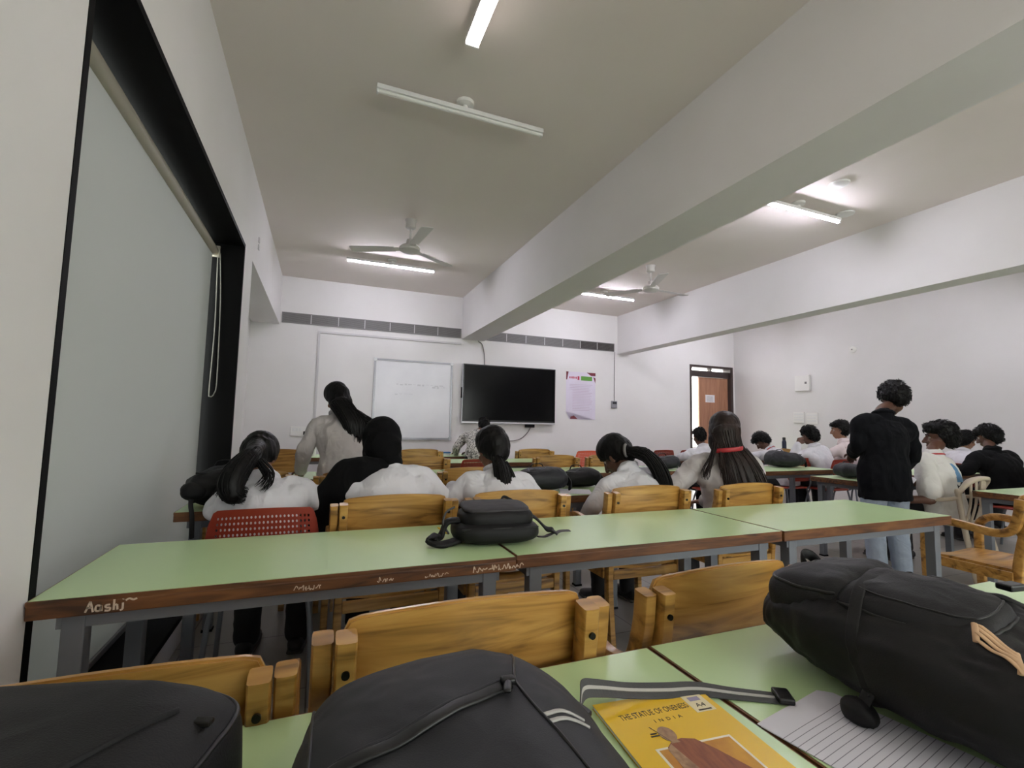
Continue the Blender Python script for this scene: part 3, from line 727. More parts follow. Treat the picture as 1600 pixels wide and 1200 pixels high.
def make_shell_chair(label, group, m, holes=True):
    t = thing('plastic_chair', label, 'chair', (0,0,0), 0, group)
    # perforated back: rows of cells with a square hole each
    bm = NB(); nx, nz = 27, 13; hw, z0, z1 = .213, .53, .835
    def pos(u, v):   # u -1..1, v 0..1
        vv = v
        x = u*hw*(.94+.06*math.sin(PI*min(vv,1)))
        cor = max(0,abs(u)-.86)/.14
        top = z1-.012*u*u-.05*cor**2.2; bot = z0+.05*cor**2.2
        return V((x, -.20-.05*v*(1-.3*u*u)+.035*u*u, bot+(top-bot)*vv))
    def cell(u0,u1,v0,v1,hole):
        c = [pos(u0,v0),pos(u1,v0),pos(u1,v1),pos(u0,v1)]
        o_ = [bm.verts.new(p) for p in c]
        ctr = sum(c, V())/4; k = .27
        mids = [bm.verts.new((c[i]+c[(i+1)%4])/2) for i in range(4)]
        outer = [o_[0],mids[0],o_[1],mids[1],o_[2],mids[2],o_[3],mids[3]]
        if not hole: bm.faces.new(outer); return
        ru, rv = (c[1]-c[0])*k, (c[3]-c[0])*k
        inn = [bm.verts.new(ctr+ru*math.cos(a)+rv*math.sin(a)) for a in [R(225+45*i) for i in range(8)]]
        for i in range(8): bm.faces.new((outer[i],outer[(i+1)%8],inn[(i+1)%8],inn[i]))
    for i in range(nx):
        for j in range(nz):
            inside = holes and 2 <= i < nx-2 and 1 <= j < nz-1
            cell(-1+2*i/nx, -1+2*(i+1)/nx, j/nz, (j+1)/nz, inside)
    bmesh.ops.remove_doubles(bm, verts=bm.verts, dist=.0004)
    bmesh.ops.recalc_face_normals(bm, faces=bm.faces)
    ex = bmesh.ops.extrude_face_region(bm, geom=bm.faces[:])
    for v in [g for g in ex['geom'] if isinstance(g, bmesh.types.BMVert)]: v.co.y += .006
    bmesh.ops.recalc_face_normals(bm, faces=bm.faces)
    obj('backrest', bm, m, t, angle=40)
    bm = NB(); softbox(bm, (.215,.205,.018), (4,3), 40, 12, M=TR(0,.03,.44)); obj('seat', bm, m, t, smooth=True)
    for s in (-1,1):
        bm = NB(); sweep(bm, [(s*.21,.20,.0),(s*.19,.16,.30),(s*.175,.12,.425)], [.011], n=10, seg=10); obj('leg', bm, M_steel, t, smooth=True)
        bm = NB(); sweep(bm, [(s*.21,-.20,.0),(s*.195,-.15,.30),(s*.18,-.13,.425)], [.011], n=10, seg=10); obj('leg', bm, M_steel, t, smooth=True)
        bm = NB(); sweep(bm, [(s*.17,-.10,.432),(s*.172,-.18,.45),(s*.172,-.197,.56),(s*.165,-.203,.62)], [.010], n=10, seg=12); obj('back_support', bm, M_steel, t, smooth=True)
    return t
CP = make_shell_chair('red perforated plastic chair of the girl by the window', 'red plastic chairs', M_red)
CP.location = (-.195,2.44,0)
def pchair(x, yb, label, rz=0, m=None): return dup(CP, (x, yb+.24, 0), rz, label, 'red plastic chairs', 1, {M_red: m} if m else None)
pchair(1.53, 4.60, 'red plastic chair mostly hidden behind the ponytailed head')
pchair(3.60, 5.90, 'bright orange plastic chair by the front wall', 0, M_orange)
pchair(5.07, 6.05, 'red plastic chair near the door, left one of two')
pchair(5.60, 6.05, 'red plastic chair near the door, right one partly covered by a white sleeve')
pchair(6.72, 2.43, 'red plastic chair of the person in the dark jacket')
# seats under the boys on the right
pchair(4.54, 4.28, 'red plastic chair under the boy hidden by the long haired girl')
pchair(5.80, 4.28, 'red plastic chair under the boy with the red neck cord')
pchair(6.18, 4.00, 'red plastic chair under the boy with a raised hand')
pchair(6.80, 4.06, 'red plastic chair under the boy in the pinkish shirt')
pchair(7.33, 3.17, 'red plastic chair under the person turned sideways at the right', R(-80))

# beige garden-style chair
t = thing('slatted_plastic_chair', 'beige plastic chair with vertical back slats under the boy in the white tee', 'chair', (5.10,2.46,0), R(6))
bm = NB(); sweep(bm, [(-.215,-.155,.70),(-.16,-.215,.80),(0,-.245,.825),(.16,-.215,.80),(.215,-.155,.70)], [(.016,.03)], n=12, seg=28, side=(0,0,1), power=4); obj('top_rail', bm, M_beige, t, smooth=True)
for i in range(5):
    u = -.13+.065*i; bm = NB(); sweep(bm, [(u*.95,-.165-.02*(1-abs(u)/.13),.45),(u,-.20-.03*(1-abs(u)/.15),.62),(u*1.05,-.212-.028*(1-abs(u)/.15),.80)], [(.018,.006)], n=10, seg=10, side=(1,0,0), power=4); obj('back_slat', bm, M_beige, t, smooth=True)
bm = NB(); softbox(bm, (.225,.215,.02), (4,3), 40, 12, M=TR(0,.02,.435)); obj('seat', bm, M_beige, t, smooth=True)
for s in (-1,1):
    bm = NB(); sweep(bm, [(s*.26,-.26,0),(s*.225,-.19,.42),(s*.215,-.155,.72)], [(.03,.02)], n=12, seg=14, side=(1,.4,0), power=4); obj('leg', bm, M_beige, t, smooth=True)
    bm = NB(); sweep(bm, [(s*.255,.25,0),(s*.228,.20,.30),(s*.232,.20,.58),(s*.236,.15,.625),(s*.236,-.05,.635),(s*.222,-.165,.665)], [(.025,.016)], n=12, seg=30, side=(1,0,0), power=4); obj('arm_leg', bm, M_beige, t, smooth=True)

# ------------------------------------------------------------------ people
def pdir(a, s=0): return V((math.sin(s)*math.cos(a), math.sin(a), math.cos(a)*math.cos(s)))
def hand(bm, w, d, n, s, curl=.5, k=1):
    """palm, four unequal fingers bent at the knuckles, thumb off the side of the palm; s=+1 thumb towards d x n"""
    d = d.normalized(); n = (n-d*n.dot(d)).normalized(); x = d.cross(n)*s
    sweep(bm, [w-d*.02, w+d*.02*k, w+d*.055*k, w+d*.088*k], [(.022*k,.018*k),(.03*k,.016*k),(.039*k,.014*k),(.036*k,.011*k)], n=12, side=x, seg=10, power=2.6)
    for i,(o,l) in enumerate(((.028,.068),(.0095,.078),(-.0095,.072),(-.027,.056))):
        l *= k; p = w+d*(.082-.004*abs(i-1.3))*k+x*o*k; pts = [p-d*.012]; a = curl*.35+.06*i
        for f in (.45,.32,.25):
            pts.append(pts[-1]+(d*math.cos(a)+n*math.sin(a)+x*(o*.8))*l*f*(1.2 if f == .45 else 1)); a += curl*.75
        sweep(bm, pts, [.0095*k,.0092*k,.0086*k,.0074*k], n=8, side=x, seg=9)
    b = w+d*.022*k+x*.03*k
    sweep(bm, [b-x*.012*k, b+(x*.6+d*.6+n*.2).normalized()*.032*k, b+(x*.45+d*.85+n*.35).normalized()*.062*k], [.0125*k,.0105*k,.0082*k], n=8, side=n, seg=8)

def headmat(H, pitch, yaw, tilt, k):
    return Matrix.Translation(H) @ Matrix.Rotation(-yaw,4,'Z') @ Matrix.Rotation(-pitch,4,'X') @ Matrix.Rotation(tilt,4,'Y') @ Matrix.Scale(k,4)
def head_mesh(bm, M):
    ell(bm, (0,-.014,.035), (.073,.093,.088), M); ell(bm, (0,.026,-.028), (.057,.064,.082), M)
    ell(bm, (0,.058,-.09), (.026,.022,.022), M); ell(bm, (0,.01,-.07), (.05,.05,.04), M)
    ell(bm, (0,.066,.036), (.052,.02,.013), M)                                   # brow
    for s in (-1,1):
        ell(bm, (s*.036,.062,-.022), (.022,.022,.02), M)                           # cheek
        ell(bm, (s*.0755,-.004,-.008), (.009,.018,.030), M); ell(bm, (s*.078,-.010,.006), (.011,.016,.018), M)  # ear
        ell(bm, (s*.011,.096,-.032), (.011,.012,.0085), M, 12)                     # nostril wing
        ell(bm, (s*.009,.084,-.058), (.018,.012,.0065), M, 12)                     # lips
    ell(bm, (0,.082,-.0705), (.019,.013,.0075), M, 12)
    b2 = NB(); sweep(b2, [(0,.078,.03),(0,.098,-.002),(0,.113,-.028)], [(.0085,.01),(.010,.012),(.0125,.0125)], n=10, seg=8, side=(1,0,0))
    for v in b2.verts: v.co = M@v.co
    me = bpy.data.meshes.new('t'); b2.to_mesh(me); b2.free(); bm.from_mesh(me); bpy.data.meshes.remove(me)

def strands(bm, path, spread, n, r, rng, seg=9, ragged=.18, wav=.004):
    P = [V(p) for p in path]; A = [float(a[0] if isinstance(a,tuple) else a) for a in spread]; D = [float(a[1] if isinstance(a,tuple) else a) for a in spread]
    for k in range(n):
        u = rng.uniform(0,2*PI); q = math.sqrt(rng.random()); cx, cy = math.cos(u)*q, math.sin(u)*q
        te = 1-rng.random()**2*ragged; pts = []; ph = rng.uniform(0,6)
        for i in range(6):
            t = te*i/5; p = cr(P,t); d = (cr(P,min(t+.03,1))-cr(P,max(t-.03,0))).normalized()
            s = V((1,0,0))-d*d.x
            if s.length < .1: s = V((0,1,0))-d*d.y
            s.normalize(); o = d.cross(s)
            pts.append(p+s*(cx*cr(A,t)+wav*math.sin(ph+5*t)*t)+o*(cy*cr(D,t)+wav*math.cos(ph*1.3+4*t)*t))
        sweep(bm, pts, [r*.8,r,r,r,r*.8,r*.25], n=5, seg=seg, caps=False)

def person(label, loc, az=0, hz=.50, lean=.3, slean=0, head=(0,0,0), hoff=(0,0,0), shw=.165, k=1.0, male=False, arms=None, sit=True, legs=None,
           shirt=None, short=False, hem=.05, trs=None, sk='a', hairfn=None, vox=.0068, seed=1, wr=.006, collar=True, extra=None, twist=0, shoes=None, loose=1.0, plump=1.0, eyes=True, handinfo=(.6,.6), hk=.94, seat=.461):
    def rest(me, off):
        # flatten what rests on the seat
        if sit:
            for v in me.vertices:
                if .2 < v.co.z < seat+off and v.co.y < .215: v.co.z = seat+off
        return me
    az = R(az); T = thing('person', label, 'person', (loc[0],loc[1],0), -az)
    W2L = (Matrix.Translation((loc[0],loc[1],0)) @ Matrix.Rotation(-az,4,'Z')).inverted()
    P = V((0,0,hz)); g = 1.06 if male else 1.0; g *= k; G = g; g *= .93
    w = P+pdir(lean*.4,slean*.5)*.155*k; c = w+pdir(lean*.85,slean)*.165*k; n = c+pdir(lean*1.15,slean*1.1)*.165*k
    nd = pdir(lean*.55+head[0]*.45, slean*.6+head[2]*.5)
    H = n+nd*.168*k+V((0,.012,0))+V(hoff)
    MH = headmat(H, head[0], head[1], head[2], hk*k)
    sx = V((math.cos(twist)*math.cos(slean), math.sin(twist), -math.sin(slean)*.9)).normalized()
    S = {-1: n-pdir(lean,slean)*.045*k-sx*shw*k, 1: n-pdir(lean,slean)*.045*k+sx*shw*k}
    if legs is None:
        if sit: legs = {s: (P+V((s*.085,.03,-.02)), V((s*.12,.41,hz-.02)), V((s*.12,.40,.09))) for s in (-1,1)}
        else: legs = {s: (P+V((s*.088,0,-.02)), V((s*.095,.015,.46*k)), V((s*.10,-.02,.08))) for s in (-1,1)}
    E = {}
    for s in (-1,1):
        if arms and arms.get(s): E[s] = tuple(W2L@V(p) for p in arms[s])
        else: E[s] = (S[s]+V((s*.06,.12,-.22))*k, V((s*.10,S[s].y+.36,.785)))
    # body: one continuous skin
    bm = NB(); pl = plump
    sweep(bm, [P-V((0,0,.05)), P+V((0,0,.03)), w, c, n-pdir(lean,slean)*.05*k, n], [(.15*g*pl,.105*g*pl),(.155*g*pl,.11*g*pl),(.13*g*pl,.095*g*pl),(.148*g*pl,.105*g*pl),(.12*g,.075*g),(.06*g,.055*g)], n=20, seg=26, side=sx)
    sweep(bm, [n-nd*.03, n+nd*.06*k, H-nd*.04*k], [(.056*g,.055*g),(.049*g,.05*g),(.05*g,.055*g)], n=16, seg=10, side=sx)
    head_mesh(bm, MH)
    for s in (-1,1):
        e, q = E[s]
        sweep(bm, [S[s]-sx*s*.07, S[s], S[s]+(e-S[s])*.5, e, e+(q-e)*.3, q], [.044*g,.046*g,.040*g,.034*g,.035*g,.026*g], n=14, seg=25)
        d = (q-e).normalized(); d = V((d.x*.8-s*.1, d.y+.25, d.z*.4-.05)).normalized() if handinfo[0] != 'free' else d
        hand(bm, q, d, V((0,0,-1)) if abs(d.z) < .75 else V((-s*.9,.4,0)), -s if abs(d.z) < .75 else s, handinfo[1] if handinfo[0] == 'free' else handinfo[0], k)
        h, kn, an = legs[s]
        sweep(bm, [h, h+(kn-h)*.5, kn, kn+(an-kn)*.3, an], [.082*g,.07*g,.054*g,.054*g,.036*g], n=14, seg=22)
        sweep(bm, [an+V((0,-.035,-.035)), an+V((0,.06,-.045)), an+V((0,.15,-.062))], [(.034,.03),(.036,.026),(.032,.016)], n=12, seg=10, side=(1,0,0))
    obj('body', rest(fuse(bm, 'body', vox, 3), .012), SK[sk], T)
    if eyes:
        for s in (-1,1):
            bm = NB(); ell(bm, (s*.031,.0625,.011), (.0125,.0125,.0115), MH, 14); e_ = obj('eye', bm, M_eye, T, smooth=True)
            bm = NB(); ell(bm, (s*.031,.0725,.011), (.0060,.0035,.0060), MH, 10); obj('iris', bm, M_iris, e_, smooth=True)
            bm = NB(); sweep(bm, [MH@V((s*.014,.089,.034)), MH@V((s*.032,.0855,.041)), MH@V((s*.05,.071,.036))], [.004*k], n=6, seg=6); obj('eyebrow', bm, M_hair, T, smooth=True)
    g = G
    # trousers and shoes
    bm = NB(); tl = 1.0
    sweep(bm, [P-V((0,0,.06)), P+V((0,0,.0)), P+pdir(lean*.3,slean*.3)*.10], [(.165*g*pl,.12*g*pl),(.172*g*pl,.125*g*pl),(.155*g*pl,.112*g*pl)], n=20, seg=10, side=(1,0,0))
    for s in (-1,1):
        h, kn, an = legs[s]; a2 = an+V((0,0,.0))
        sweep(bm, [h, h+(kn-h)*.5, kn, kn+(an-kn)*.5, a2], [.098*g,.088*g,.072*g,.068*g,.064*g], n=16, seg=24)
    obj('trousers', rest(fuse(bm, 'trousers', vox*1.25, 3, .005, 11, (1,1,1.2), seed+9), .005), trs or M_trs, T)
    for s in (-1,1):
        an = legs[s][2]; f = an.copy(); f.z = 0; bm = NB()
        sweep(bm, [f+V((0,-.055,.048)), f+V((0,.02,.05)), f+V((0,.10,.042)), f+V((0,.19,.03))], [(.038,.036),(.042,.042),(.046,.034),(.036,.02)], n=14, seg=16, side=(1,0,0), power=2.6)
        sh = obj('shoe', fuse(bm, 'shoe', .006, 3), shoes or M_shoe, T)
        bm = NB(); sweep(bm, [f+V((0,-.06,.011)), f+V((0,.02,.011)), f+V((0,.10,.011)), f+V((0,.205,.011))], [(.04,.0105),(.042,.0105),(.048,.0105),(.036,.0105)], n=14, seg=16, side=(1,0,0), power=4); obj('sole', bm, M_sole, sh, smooth=True)
    # shirt
    bm = NB(); lo = loose
    sweep(bm, [P-V((0,-.0,hem)), P+V((0,0,.03)), w, c, n-pdir(lean,slean)*.05*k], [(.168*g*lo*pl,.122*g*lo*pl),(.172*g*lo*pl,.126*g*lo*pl),(.152*g*lo*pl,.112*g*lo*pl),(.165*g*lo*pl,.115*g*lo*pl),(.13*g,.082*g)], n=24, seg=26, side=sx, caps=False)
    sweep(bm, [S[-1]-sx*-.02, n-pdir(lean,slean)*.055*k, S[1]-sx*.02], [.052*g,.07*g,.052*g], n=14, seg=12)
    sweep(bm, [n-pdir(lean,slean)*.08*k, n+nd*.012], [(.115*g,.075*g),(.066*g,.064*g)], n=16, seg=6, side=sx)
    dn = pdir(lean,slean)
    sweep(bm, [S[-1]-dn*.075*k+sx*.045, c+dn*.07*k, S[1]-dn*.075*k-sx*.045], [.055*g*lo,.075*g*lo,.055*g*lo], n=14, seg=12)
    for s in (-1,1): sweep(bm, [c+sx*s*.095*k, c+sx*s*.10*k+(S[s]-c)*.35, S[s]+(E[s][0]-S[s])*.22-sx*s*.012], [.07*g*lo,.066*g*lo,.054*g*lo], n=14, seg=10)
    for s in (-1,1):
        e, q = E[s]
        if short: sweep(bm, [S[s]-sx*s*.05, S[s]+(e-S[s])*.15, S[s]+(e-S[s])*.45, S[s]+(e-S[s])*.82], [.058*g,.062*g,.07*g,.078*g], n=16, seg=18)
        else: sweep(bm, [S[s]-sx*s*.05, S[s]+(e-S[s])*.15, S[s]+(e-S[s])*.55, e, e+(q-e)*.45, q-(q-e).normalized()*.01], [.054*g*lo,.057*g*lo,.052*g*lo,.047*g*lo,.045*g*lo,.04*g], n=16, seg=30)
    if collar:
        cb = n+nd*.02; m = [V((math.sin(a)*.064*g, math.cos(a)*.06*g, (.012 if math.cos(a) < 0 else -.012*math.cos(a)))) for a in [2*PI*i/16 for i in range(17)]]
        qn = V((0,0,1)).rotation_difference(nd); sweep(bm, [cb+qn@p for p in m], [(.009,.017)], n=8, seg=32, side=qn@V((0,.25,1)))
    me = fuse(bm, 'shirt', vox*1.0, 10, wr*1.7, 9, (1.3,1.3,.75), seed, .45)
    rest(me, .001)
    T2 = dict(T=T, H=H, MH=MH, n=n, P=P, S=S, E=E, W2L=W2L, k=k, c=c, w=w, nd=nd, rng=random.Random(seed))
    so = obj('shirt', me, shirt or M_shirt, T); T2['shirt'] = so
    if hairfn: hairfn(T2)
    if extra: extra(T2)
    if 'DBG' in globals():
        L2W = W2L.inverted()
        DBG.append((label[:40], {'H':L2W@H, 'SL':L2W@S[-1], 'SR':L2W@S[1], 'EL':L2W@E[-1][0], 'ER':L2W@E[1][0], 'WL':L2W@E[-1][1], 'WR':L2W@E[1][1], 'top':L2W@(MH@V((0,0,.13)))}))
    return T

def cap(x, bm, big=1.0, long=False, back=0):
    M = x['MH'] @ Matrix.Translation((0,-.006,.03)) @ Matrix.Scale(big,4) @ Matrix.Translation((0,.006,-.03))
    if long is None:
        ell(bm, (0,-.014,.066), (.082,.094,.068), M, 24); ell(bm, (0,-.050,.016), (.079,.072,.088), M, 24)
    else:
        ell(bm, (0,-.010,.058), (.083,.101,.078), M, 24); ell(bm, (0,-.036,.018), (.083,.086,.090), M, 24)
    ell(bm, (0,-.05-back,-.02), (.068,.062,.07), M, 20)
    for s in (-1,1): ell(bm, (s*.066,-.016,.018), (.017,.028,.045) if long is None else (.02,.045,.05), M, 14)
    if long:
        for s in (-1,1): ell(bm, (s*.058,-.03,-.04), (.03,.05,.06), M, 14)
def short_hair(big=1.0, wr=.007, fringe=0, m=None, back=0, quiff=0, tuft=420, lift=.008):
    def f(x):
        bm = NB(); x = dict(x); M0 = x['MH']; x['MH'] = M0 @ Matrix.Translation((0,-lift*.7,lift)); cap(x, bm, big, None, back=back); x['MH'] = M0
        if fringe: ell(bm, (0,.066,.088), (.068,.034,.032), x['MH'], 16)
        if quiff: ell(bm, (0,.035,.115), (.07,.07,.035), x['MH'], 16)
        me = fuse(bm, 'hair', .0055, 2, wr*.7, 34, (1,1,.6), 5, .3); h = obj('hair', me, m or M_hair, x['T'])
        if tuft:
            bm = NB(); rng = x['rng']; vs = me.vertices; Hc = x['MH'].translation; bk = (x['MH'].to_3x3()@V((0,-1,-.5))).normalized()
            for k in range(tuft):
                v = vs[rng.randrange(len(vs))]; n = v.normal; r = (v.co-Hc).normalized()
                d = (bk*.5+V((rng.uniform(-.5,.5),rng.uniform(-.5,.5),rng.uniform(-.9,.2)))); d = (d-n*d.dot(n)).normalized()
                if n.dot(r) < .1: continue
                q = rng.uniform(.018,.034); sweep(bm, [v.co-n*.003, v.co+n*.005+d*q*.5, v.co+n*.0065+d*q], [.0038,.0032,.0008], n=5, seg=4, caps=False)
            obj('loose_strands', bm, m or M_hair, h, smooth=True)
    return f
def L(x, p): return x['W2L']@V(p)
def tail_hair(path, spread, n=70, r=.0032, m=None, big=1.0, tie=None, tiecol=None, wisps=None, long=False, core=True, wav=.004, ragged=.18, side_lock=None):
    """path in world metres from the tie downwards"""
    def f(x):
        bm = NB(); cap(x, bm, big, long)
        P = [L(x,p) for p in path]
        base = x['MH']@V((0,-.10,.0))
        sweep(bm, [x['MH']@V((0,-.07,.02)), P[0]], [.05,.032], n=12, seg=6)
        if core: sweep(bm, P[:-1] if len(P) > 3 else P, [((a[0] if isinstance(a,tuple) else a)*.92, (a[1] if isinstance(a,tuple) else a)*.92) for a in (spread[:-1] if len(P) > 3 else spread)], n=14, seg=18, side=(1,0,0))
        me = fuse(bm, 'hair', .006, 3, .0035, 42, (1,1,.22), 3)
        h = obj('hair', me, m or M_hair, x['T'])
        bm = NB(); strands(bm, P, spread, int(n*1.6), r, x['rng'], wav=wav, ragged=ragged)
        for pth, sp, q in (wisps or []): strands(bm, [L(x,p) for p in pth], sp, q, r*.8, x['rng'], wav=wav*1.5, ragged=.4)
        obj('loose_strands', bm, m or M_hair, h, smooth=True)
        if tie:
            p, rad, nrm = tie; p = L(x,p); nrm = (x['W2L'].to_3x3()@V(nrm)).normalized(); s = nrm.orthogonal().normalized(); u = nrm.cross(s)
            bm = NB(); sweep(bm, [p+s*math.cos(a)*rad+u*math.sin(a)*rad for a in [2*PI*i/20 for i in range(21)]], [.009], n=8, seg=40, caps=False); obj('hair_tie', bm, tiecol or M_scr, h, smooth=True)
    return f
def lanyard(m):
    def f(x):
        n, nd = x['n'], x['nd']
        c = n+nd*.0; r = .079
        pts = [c+V((math.sin(a)*r, math.cos(a)*r*.95-.004, .02 if math.cos(a) < -.2 else .02-(math.cos(a)+.2)*.05)) for a in [PI*.18+2*PI*.82*i/20 for i in range(21)]]
        q = V((0,0,1)).rotation_difference(nd); pts = [n+q@(v-n) for v in pts]
        bm = NB(); sweep(bm, pts, [(.0075,.002)], n=8, seg=40, side=q@V((0,.3,1))); obj('neck_cord', bm, m, x['T'], smooth=True)
    return f

# seated girls of the second row
person('person in white shirt with dark ponytail over left shoulder on the red chair', (-.22,2.42), 6, .50, .66, -.14, (.75,.12,-.02), hoff=(-.045,0,0), k=.93, hk=1.06, shw=.158, sk='a', seed=1, loose=1.05,
       arms={-1: ((-.435,2.60,.765),(-.30,2.93,.79)), 1: ((.035,2.62,.765),(-.02,2.95,.79))},
       hairfn=tail_hair([(-.285,2.575,1.04),(-.325,2.49,.985),(-.355,2.445,.92),(-.345,2.43,.865),(-.29,2.435,.85)], [.035,.05,.058,.05,.035], n=110, big=1.04,
                        wisps=[([(-.26,2.55,1.0),(-.21,2.50,.93),(-.24,2.45,.88)], [.02,.03,.03], 30), ([(-.33,2.47,.95),(-.38,2.44,.89),(-.41,2.44,.85)], [.03,.03,.03], 25)]))
def hijab(x):
    MH = x['MH']; bm = NB()
    ell(bm, (0,-.018,.026), (.094,.108,.108), MH, 28); ell(bm, (0,-.045,-.04), (.088,.082,.085), MH, 22)
    for s in (-1,1): ell(bm, (s*.062,.02,-.04), (.03,.05,.085), MH, 16)
    n = x['n']; ell(bm, n+V((0,.01,.03)), (.075,.075,.06))
    me = fuse(bm, 'head_scarf', .006, 5, .0025, 14, (1,1,1.6), 4); h = obj('head_scarf', me, M_blk, x['T'])
    bm = NB(); S = x['S'][-1]; e, q = x['E'][-1]
    ell(bm, n+V((-.05,.0,.01)), (.085,.085,.05)); 
    sweep(bm, [n+V((-.05,-.02,.0)), S+V((-.01,-.03,.03)), S+(e-S)*.55+V((0,-.035,.02)), e+V((.0,-.02,.0)), e+V((-.02,-.01,-.14))], [(.07,.06),(.092,.07),(.095,.07),(.085,.06),(.07,.04)], n=18, seg=26, side=(1,-.3,.2))
    sweep(bm, [n+V((-.04,-.06,-.04)), n+V((-.09,-.11,-.14)), n+V((-.12,-.15,-.26)), n+V((-.13,-.16,-.36))], [(.06,.03),(.075,.028),(.08,.025),(.08,.02)], n=16, seg=16, side=(1,0,0))
    obj('scarf_drape', fuse(bm, 'scarf_drape', .007, 4, .005, 9, (1.5,1.5,.8), 8), M_blk, x['T'])
person('person in black hijab and white shirt with scarf over left shoulder', (.335,2.42), 4, .51, .50, .0, (.62,0,-.05), hoff=(-.03,.0,-.02), k=.99, hk=1.15, shw=.165, sk='c', seed=2, seat=.439, collar=False, loose=1.05,
       arms={-1: ((.055,2.62,.775),(.20,2.95,.79)), 1: ((.66,2.64,.765),(.50,2.97,.79))}, hairfn=hijab)
person('person in white shirt with straight low ponytail behind the grey topped bag', (.965,2.42), -2, .50, .58, .04, (.45,-.18,.0), k=.94, hk=1.14, shw=.17, sk='a', seed=3, seat=.439, loose=1.05,
       arms={-1: ((.70,2.62,.765),(.80,2.95,.79)), 1: ((1.235,2.66,.765),(1.10,2.99,.79))},
       hairfn=tail_hair([(.955,2.585,1.0),(.962,2.53,.94),(.968,2.49,.85),(.972,2.47,.76),(.975,2.465,.69)], [.030,.045,.05,.052,.045], n=130, big=1.04,
                        wisps=[([(1.0,2.56,.98),(1.03,2.52,.90),(1.04,2.49,.80)], [.015,.02,.022], 26)]))
person('person in white shirt leaning left with scrunchie ponytail falling right', (1.95,2.42), -4, .49, .52, -.15, (.75,-.35,-.12), hoff=(.01,.02,-.03), k=.94, hk=1.2, shw=.18, sk='b', seed=4, seat=.439, loose=1.05, 
       arms={-1: ((1.595,2.55,.72),(1.60,2.665,.615)), 1: ((2.17,2.66,.70),(1.98,2.95,.79))},
       hairfn=tail_hair([(1.865,2.585,1.035),(1.93,2.50,1.02),(1.985,2.46,.96),(2.02,2.44,.88),(2.05,2.435,.78),(2.06,2.435,.72)], [.030,.045,.052,.054,.05,.04], n=120, big=1.02,
                        tie=((1.858,2.60,1.04),.036,(.6,-.75,.1))))
def loose_top(x): pass
person('person in grey white shirt with long brown hair and red hair ribbon', (2.58,2.43), 20, .515, .14, .0, (.1,.34,.04), hoff=(0,0,-.025), k=1.03, hk=1.06, shw=.172, sk='c', seed=5, seat=.439, shirt=M_shirt2, loose=1.05, wr=.008,
       arms={-1: ((2.21,2.58,.78),(2.44,2.82,.64)), 1: ((2.92,2.56,.77),(2.74,2.84,.64))},
       hairfn=tail_hair([(2.538,2.425,1.185),(2.556,2.405,1.066),(2.565,2.345,.962),(2.58,2.315,.857),(2.60,2.295,.752),(2.61,2.29,.66)], [(.105,.05),(.088,.036),(.118,.036),(.14,.036),(.135,.03),(.11,.02)], n=230, r=.0034, m=M_hairb, big=1.10, long=True, wav=.012, ragged=.3,
                        wisps=[([(2.46,2.44,1.10),(2.41,2.42,1.0),(2.37,2.43,.91),(2.36,2.44,.86)], [.02,.02,.022,.018], 26), ([(2.66,2.40,1.05),(2.73,2.36,.95),(2.77,2.35,.84),(2.77,2.36,.76)], [.03,.03,.035,.03], 50), ([(2.47,2.41,1.05),(2.455,2.39,.95),(2.47,2.38,.86)], [.01,.012,.012], 12)]),
       extra=lambda x: obj('hair_ribbon', sweep(NB(), [L(x,p) for p in ((2.452,2.432,1.045),(2.485,2.383,1.052),(2.542,2.352,1.06),(2.602,2.352,1.066),(2.652,2.395,1.072))], [(.015,.004)], n=8, seg=24, side=(0,0,1)), M_redtie, x['T'], smooth=True))
# standing girl
person('person standing with long black hair, leaning over a table in front of the whiteboard', (.20,3.815), -6, .80, .36, -.13, (.55,-.35,-.10), k=.93, hk=1.06, sit=False, shw=.165, sk='a', seed=6, shirt=M_shirt2, hem=.27, loose=1.1, plump=1.12, wr=.008,
       arms={-1: ((-.10,3.86,.97),(-.13,4.03,.80)), 1: ((.47,3.86,.94),(.40,4.08,.80))},
       hairfn=tail_hair([(.13,3.87,1.33),(.185,3.81,1.25),(.235,3.765,1.17),(.25,3.755,1.09),(.245,3.75,1.03)], [(.085,.05),(.085,.04),(.085,.032),(.07,.025),(.045,.02)], n=150, big=1.05, long=True, ragged=.3,
                        wisps=[([(.20,3.83,1.28),(.30,3.80,1.22),(.37,3.80,1.17),(.405,3.81,1.13)], [.03,.035,.035,.03], 45), ([(.17,3.80,1.22),(.175,3.775,1.12),(.20,3.77,1.05)], [.02,.02,.02], 25)]))
person('person in black and white patterned shirt bending over the front table below the screen', (1.92,5.88), 14, .765, 1.10, .03, (.75,.1,0), hoff=(.09,.0,.02), k=.93, sit=False, shw=.18, male=True, sk='b', seed=7, shirt=M_print, hem=.22, vox=.0085,
       arms={-1: ((1.70,6.15,.87),(1.74,6.34,.79)), 1: ((2.15,6.22,.88),(1.93,6.38,.79))}, hairfn=short_hair(1.03))
